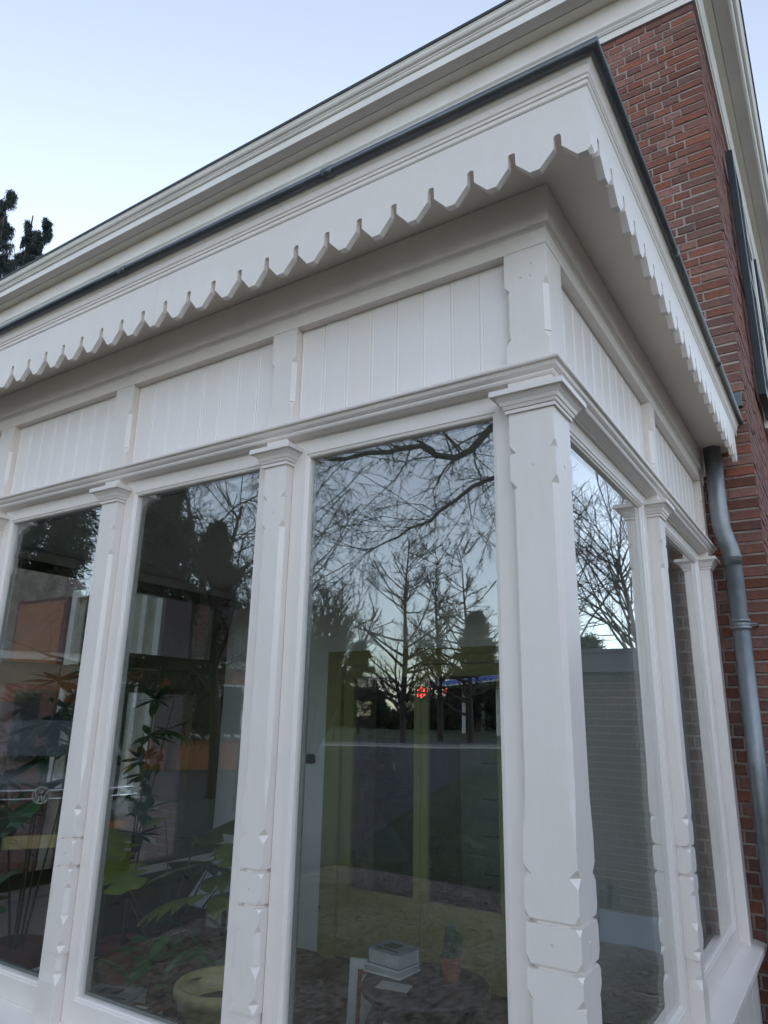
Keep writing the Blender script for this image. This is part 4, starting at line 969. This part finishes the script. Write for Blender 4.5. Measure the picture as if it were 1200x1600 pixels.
# ------------------------------------------------------------------ neighbouring houses
def simple_house(name, label, loc, rz, W, D, EH, RH, wall, wins, door=None):
    o = thing(name, label, 'house', loc, rz)   # local: facade on +x side at x=0, facing +x; width along y
    MB().box(-D, 0, -W / 2, W / 2, 0, EH).build('wall', wall, o)
    MB().add([(-D - .3, -W / 2 - .3, EH), (.35, -W / 2 - .3, EH), (.35, W / 2 + .3, EH), (-D - .3, W / 2 + .3, EH), (-D / 2, -W / 2 - .3, EH + RH), (-D / 2, W / 2 + .3, EH + RH)],
             [(0, 1, 2, 3), (1, 2, 5, 4), (0, 3, 5, 4), (0, 1, 4), (2, 3, 5)]).build('roof', 'rooftile', o)
    MB().box(.003, .30, -W / 2 - .2, W / 2 + .2, EH - .22, EH - .003).build('gutter_board', 'paint_house', o)
    for (y, z, w, h) in wins:
        f = MB(); t_ = .07
        f.box(.003, .06, y - w / 2, y - w / 2 + t_, z, z + h); f.box(.003, .06, y + w / 2 - t_, y + w / 2, z, z + h); f.box(.003, .06, y - w / 2 + t_, y + w / 2 - t_, z, z + t_); f.box(.003, .06, y - w / 2 + t_, y + w / 2 - t_, z + h - t_, z + h); f.box(.003, .055, y - t_ / 2, y + t_ / 2, z + t_, z + h - t_)
        fo = f.build('window', 'white', o)
        MB().box(.003, .02, y - w / 2 + t_, y - t_ / 2, z + t_, z + h - t_).build('pane', 'glass_far', fo); MB().box(.003, .02, y + t_ / 2, y + w / 2 - t_, z + t_, z + h - t_).build('pane', 'glass_far', fo)
        MB().box(.003, .12, y - w / 2 - .06, y + w / 2 + .06, z - .07, z - .003).build('sill', 'concrete', fo)
    if door:
        y, w, h = door; dd_ = MB().box(.003, .05, y - w / 2, y + w / 2, .02, h).build('door', 'olive_dark', o); MB().box(.051, .09, y + w / 2 - .12, y + w / 2 - .08, 1.0, 1.1).build('handle', 'chrome', dd_)
    return o
simple_house('neighbour_house', 'orange brick house with white windows behind the parked car', (-17.5, -10.5, 0), math.atan2(.53, .85), 12, 8, 3.1, 2.2, 'orange_brick', [(-4, .9, 1.5, 1.5), (-1.6, .9, 1.2, 1.5), (3.2, .9, 1.6, 1.5)], (1.0, 1.0, 2.1))
simple_house('neighbour_house', 'orange brick house seen through the far side of the conservatory', (-15.5, 7.5, 0), math.atan2(-.45, .9), 11, 8, 5.6, 2.6, 'orange_brick', [(-3.6, .9, 1.5, 1.6), (-.9, .9, 1.4, 1.6), (2.6, .9, 1.5, 1.6), (-3.6, 3.5, 1.4, 1.4), (0, 3.5, 1.4, 1.4), (3.2, 3.5, 1.4, 1.4)], (4.4, 1.0, 2.1))

# ------------------------------------------------------------------ filling station canopy and price sign over the road
A = Vector((-37.3, -66.4, 0)); B = Vector((-22.0, -52.6, 0)); dv = (B - A); Lc = dv.length; rz = math.atan2(dv.y, dv.x)
cn = thing('station_canopy', 'flat filling station canopy with a blue band across the road', 'canopy', A, rz)
MB().box(0, Lc, -6, 0, 4.62, 5.15).build('deck', 'white', cn); MB().box(-.05, Lc + .05, .003, .06, 4.78, 5.12).build('blue_band', 'blue', cn)
for x in (1.5, Lc / 2, Lc - 1.5): MB().box(x - .15, x + .15, -3.2, -2.9, 0, 4.62).build('column', 'white', cn)
ps = thing('price_sign', 'price sign with two rows of glowing red digits by the road', 'sign', dirp(29.7, 68), R(-60 + 90 + 0))
ps.rotation_euler = (0, 0, R(-29.7))
MB().box(-.6, .6, -.1, .1, 0, 4.4).build('pylon', 'zinc_dark', ps); 
for zr in (3.95, 3.35):
    for i in range(4):
        x = -.40 + i * .27; b = MB(); w, h, th = .16, .36, .035
        for (x0, x1, z0, z1) in ((x, x + w, zr, zr + th), (x, x + w, zr + h / 2, zr + h / 2 + th), (x, x + w, zr + h - th, zr + h), (x, x + th, zr + th, zr + h - th), (x + w - th, x + w, zr + th, zr + h - th)): b.box(x0, x1, .101, .115, z0, z1)
        b.build('digit', 'led', ps)
lp = thing('street_lamp', 'slim street lamp beside the road beyond the lawn', 'street lamp', dirp(36.8, 40))
MB().tube([(0, 0, 0), (0, 0, 6.8)], [.06, .04], 8).build('pole', 'zinc_dark', lp); MB().tube([(0, 0, 6.7), (.3, .3, 7.0), (.8, .8, 7.05)], .03, 6).build('arm', 'zinc_dark', lp); MB().box(.55, 1.05, .72, .92, 6.98, 7.08).build('lamp_head', 'zinc_dark', lp)
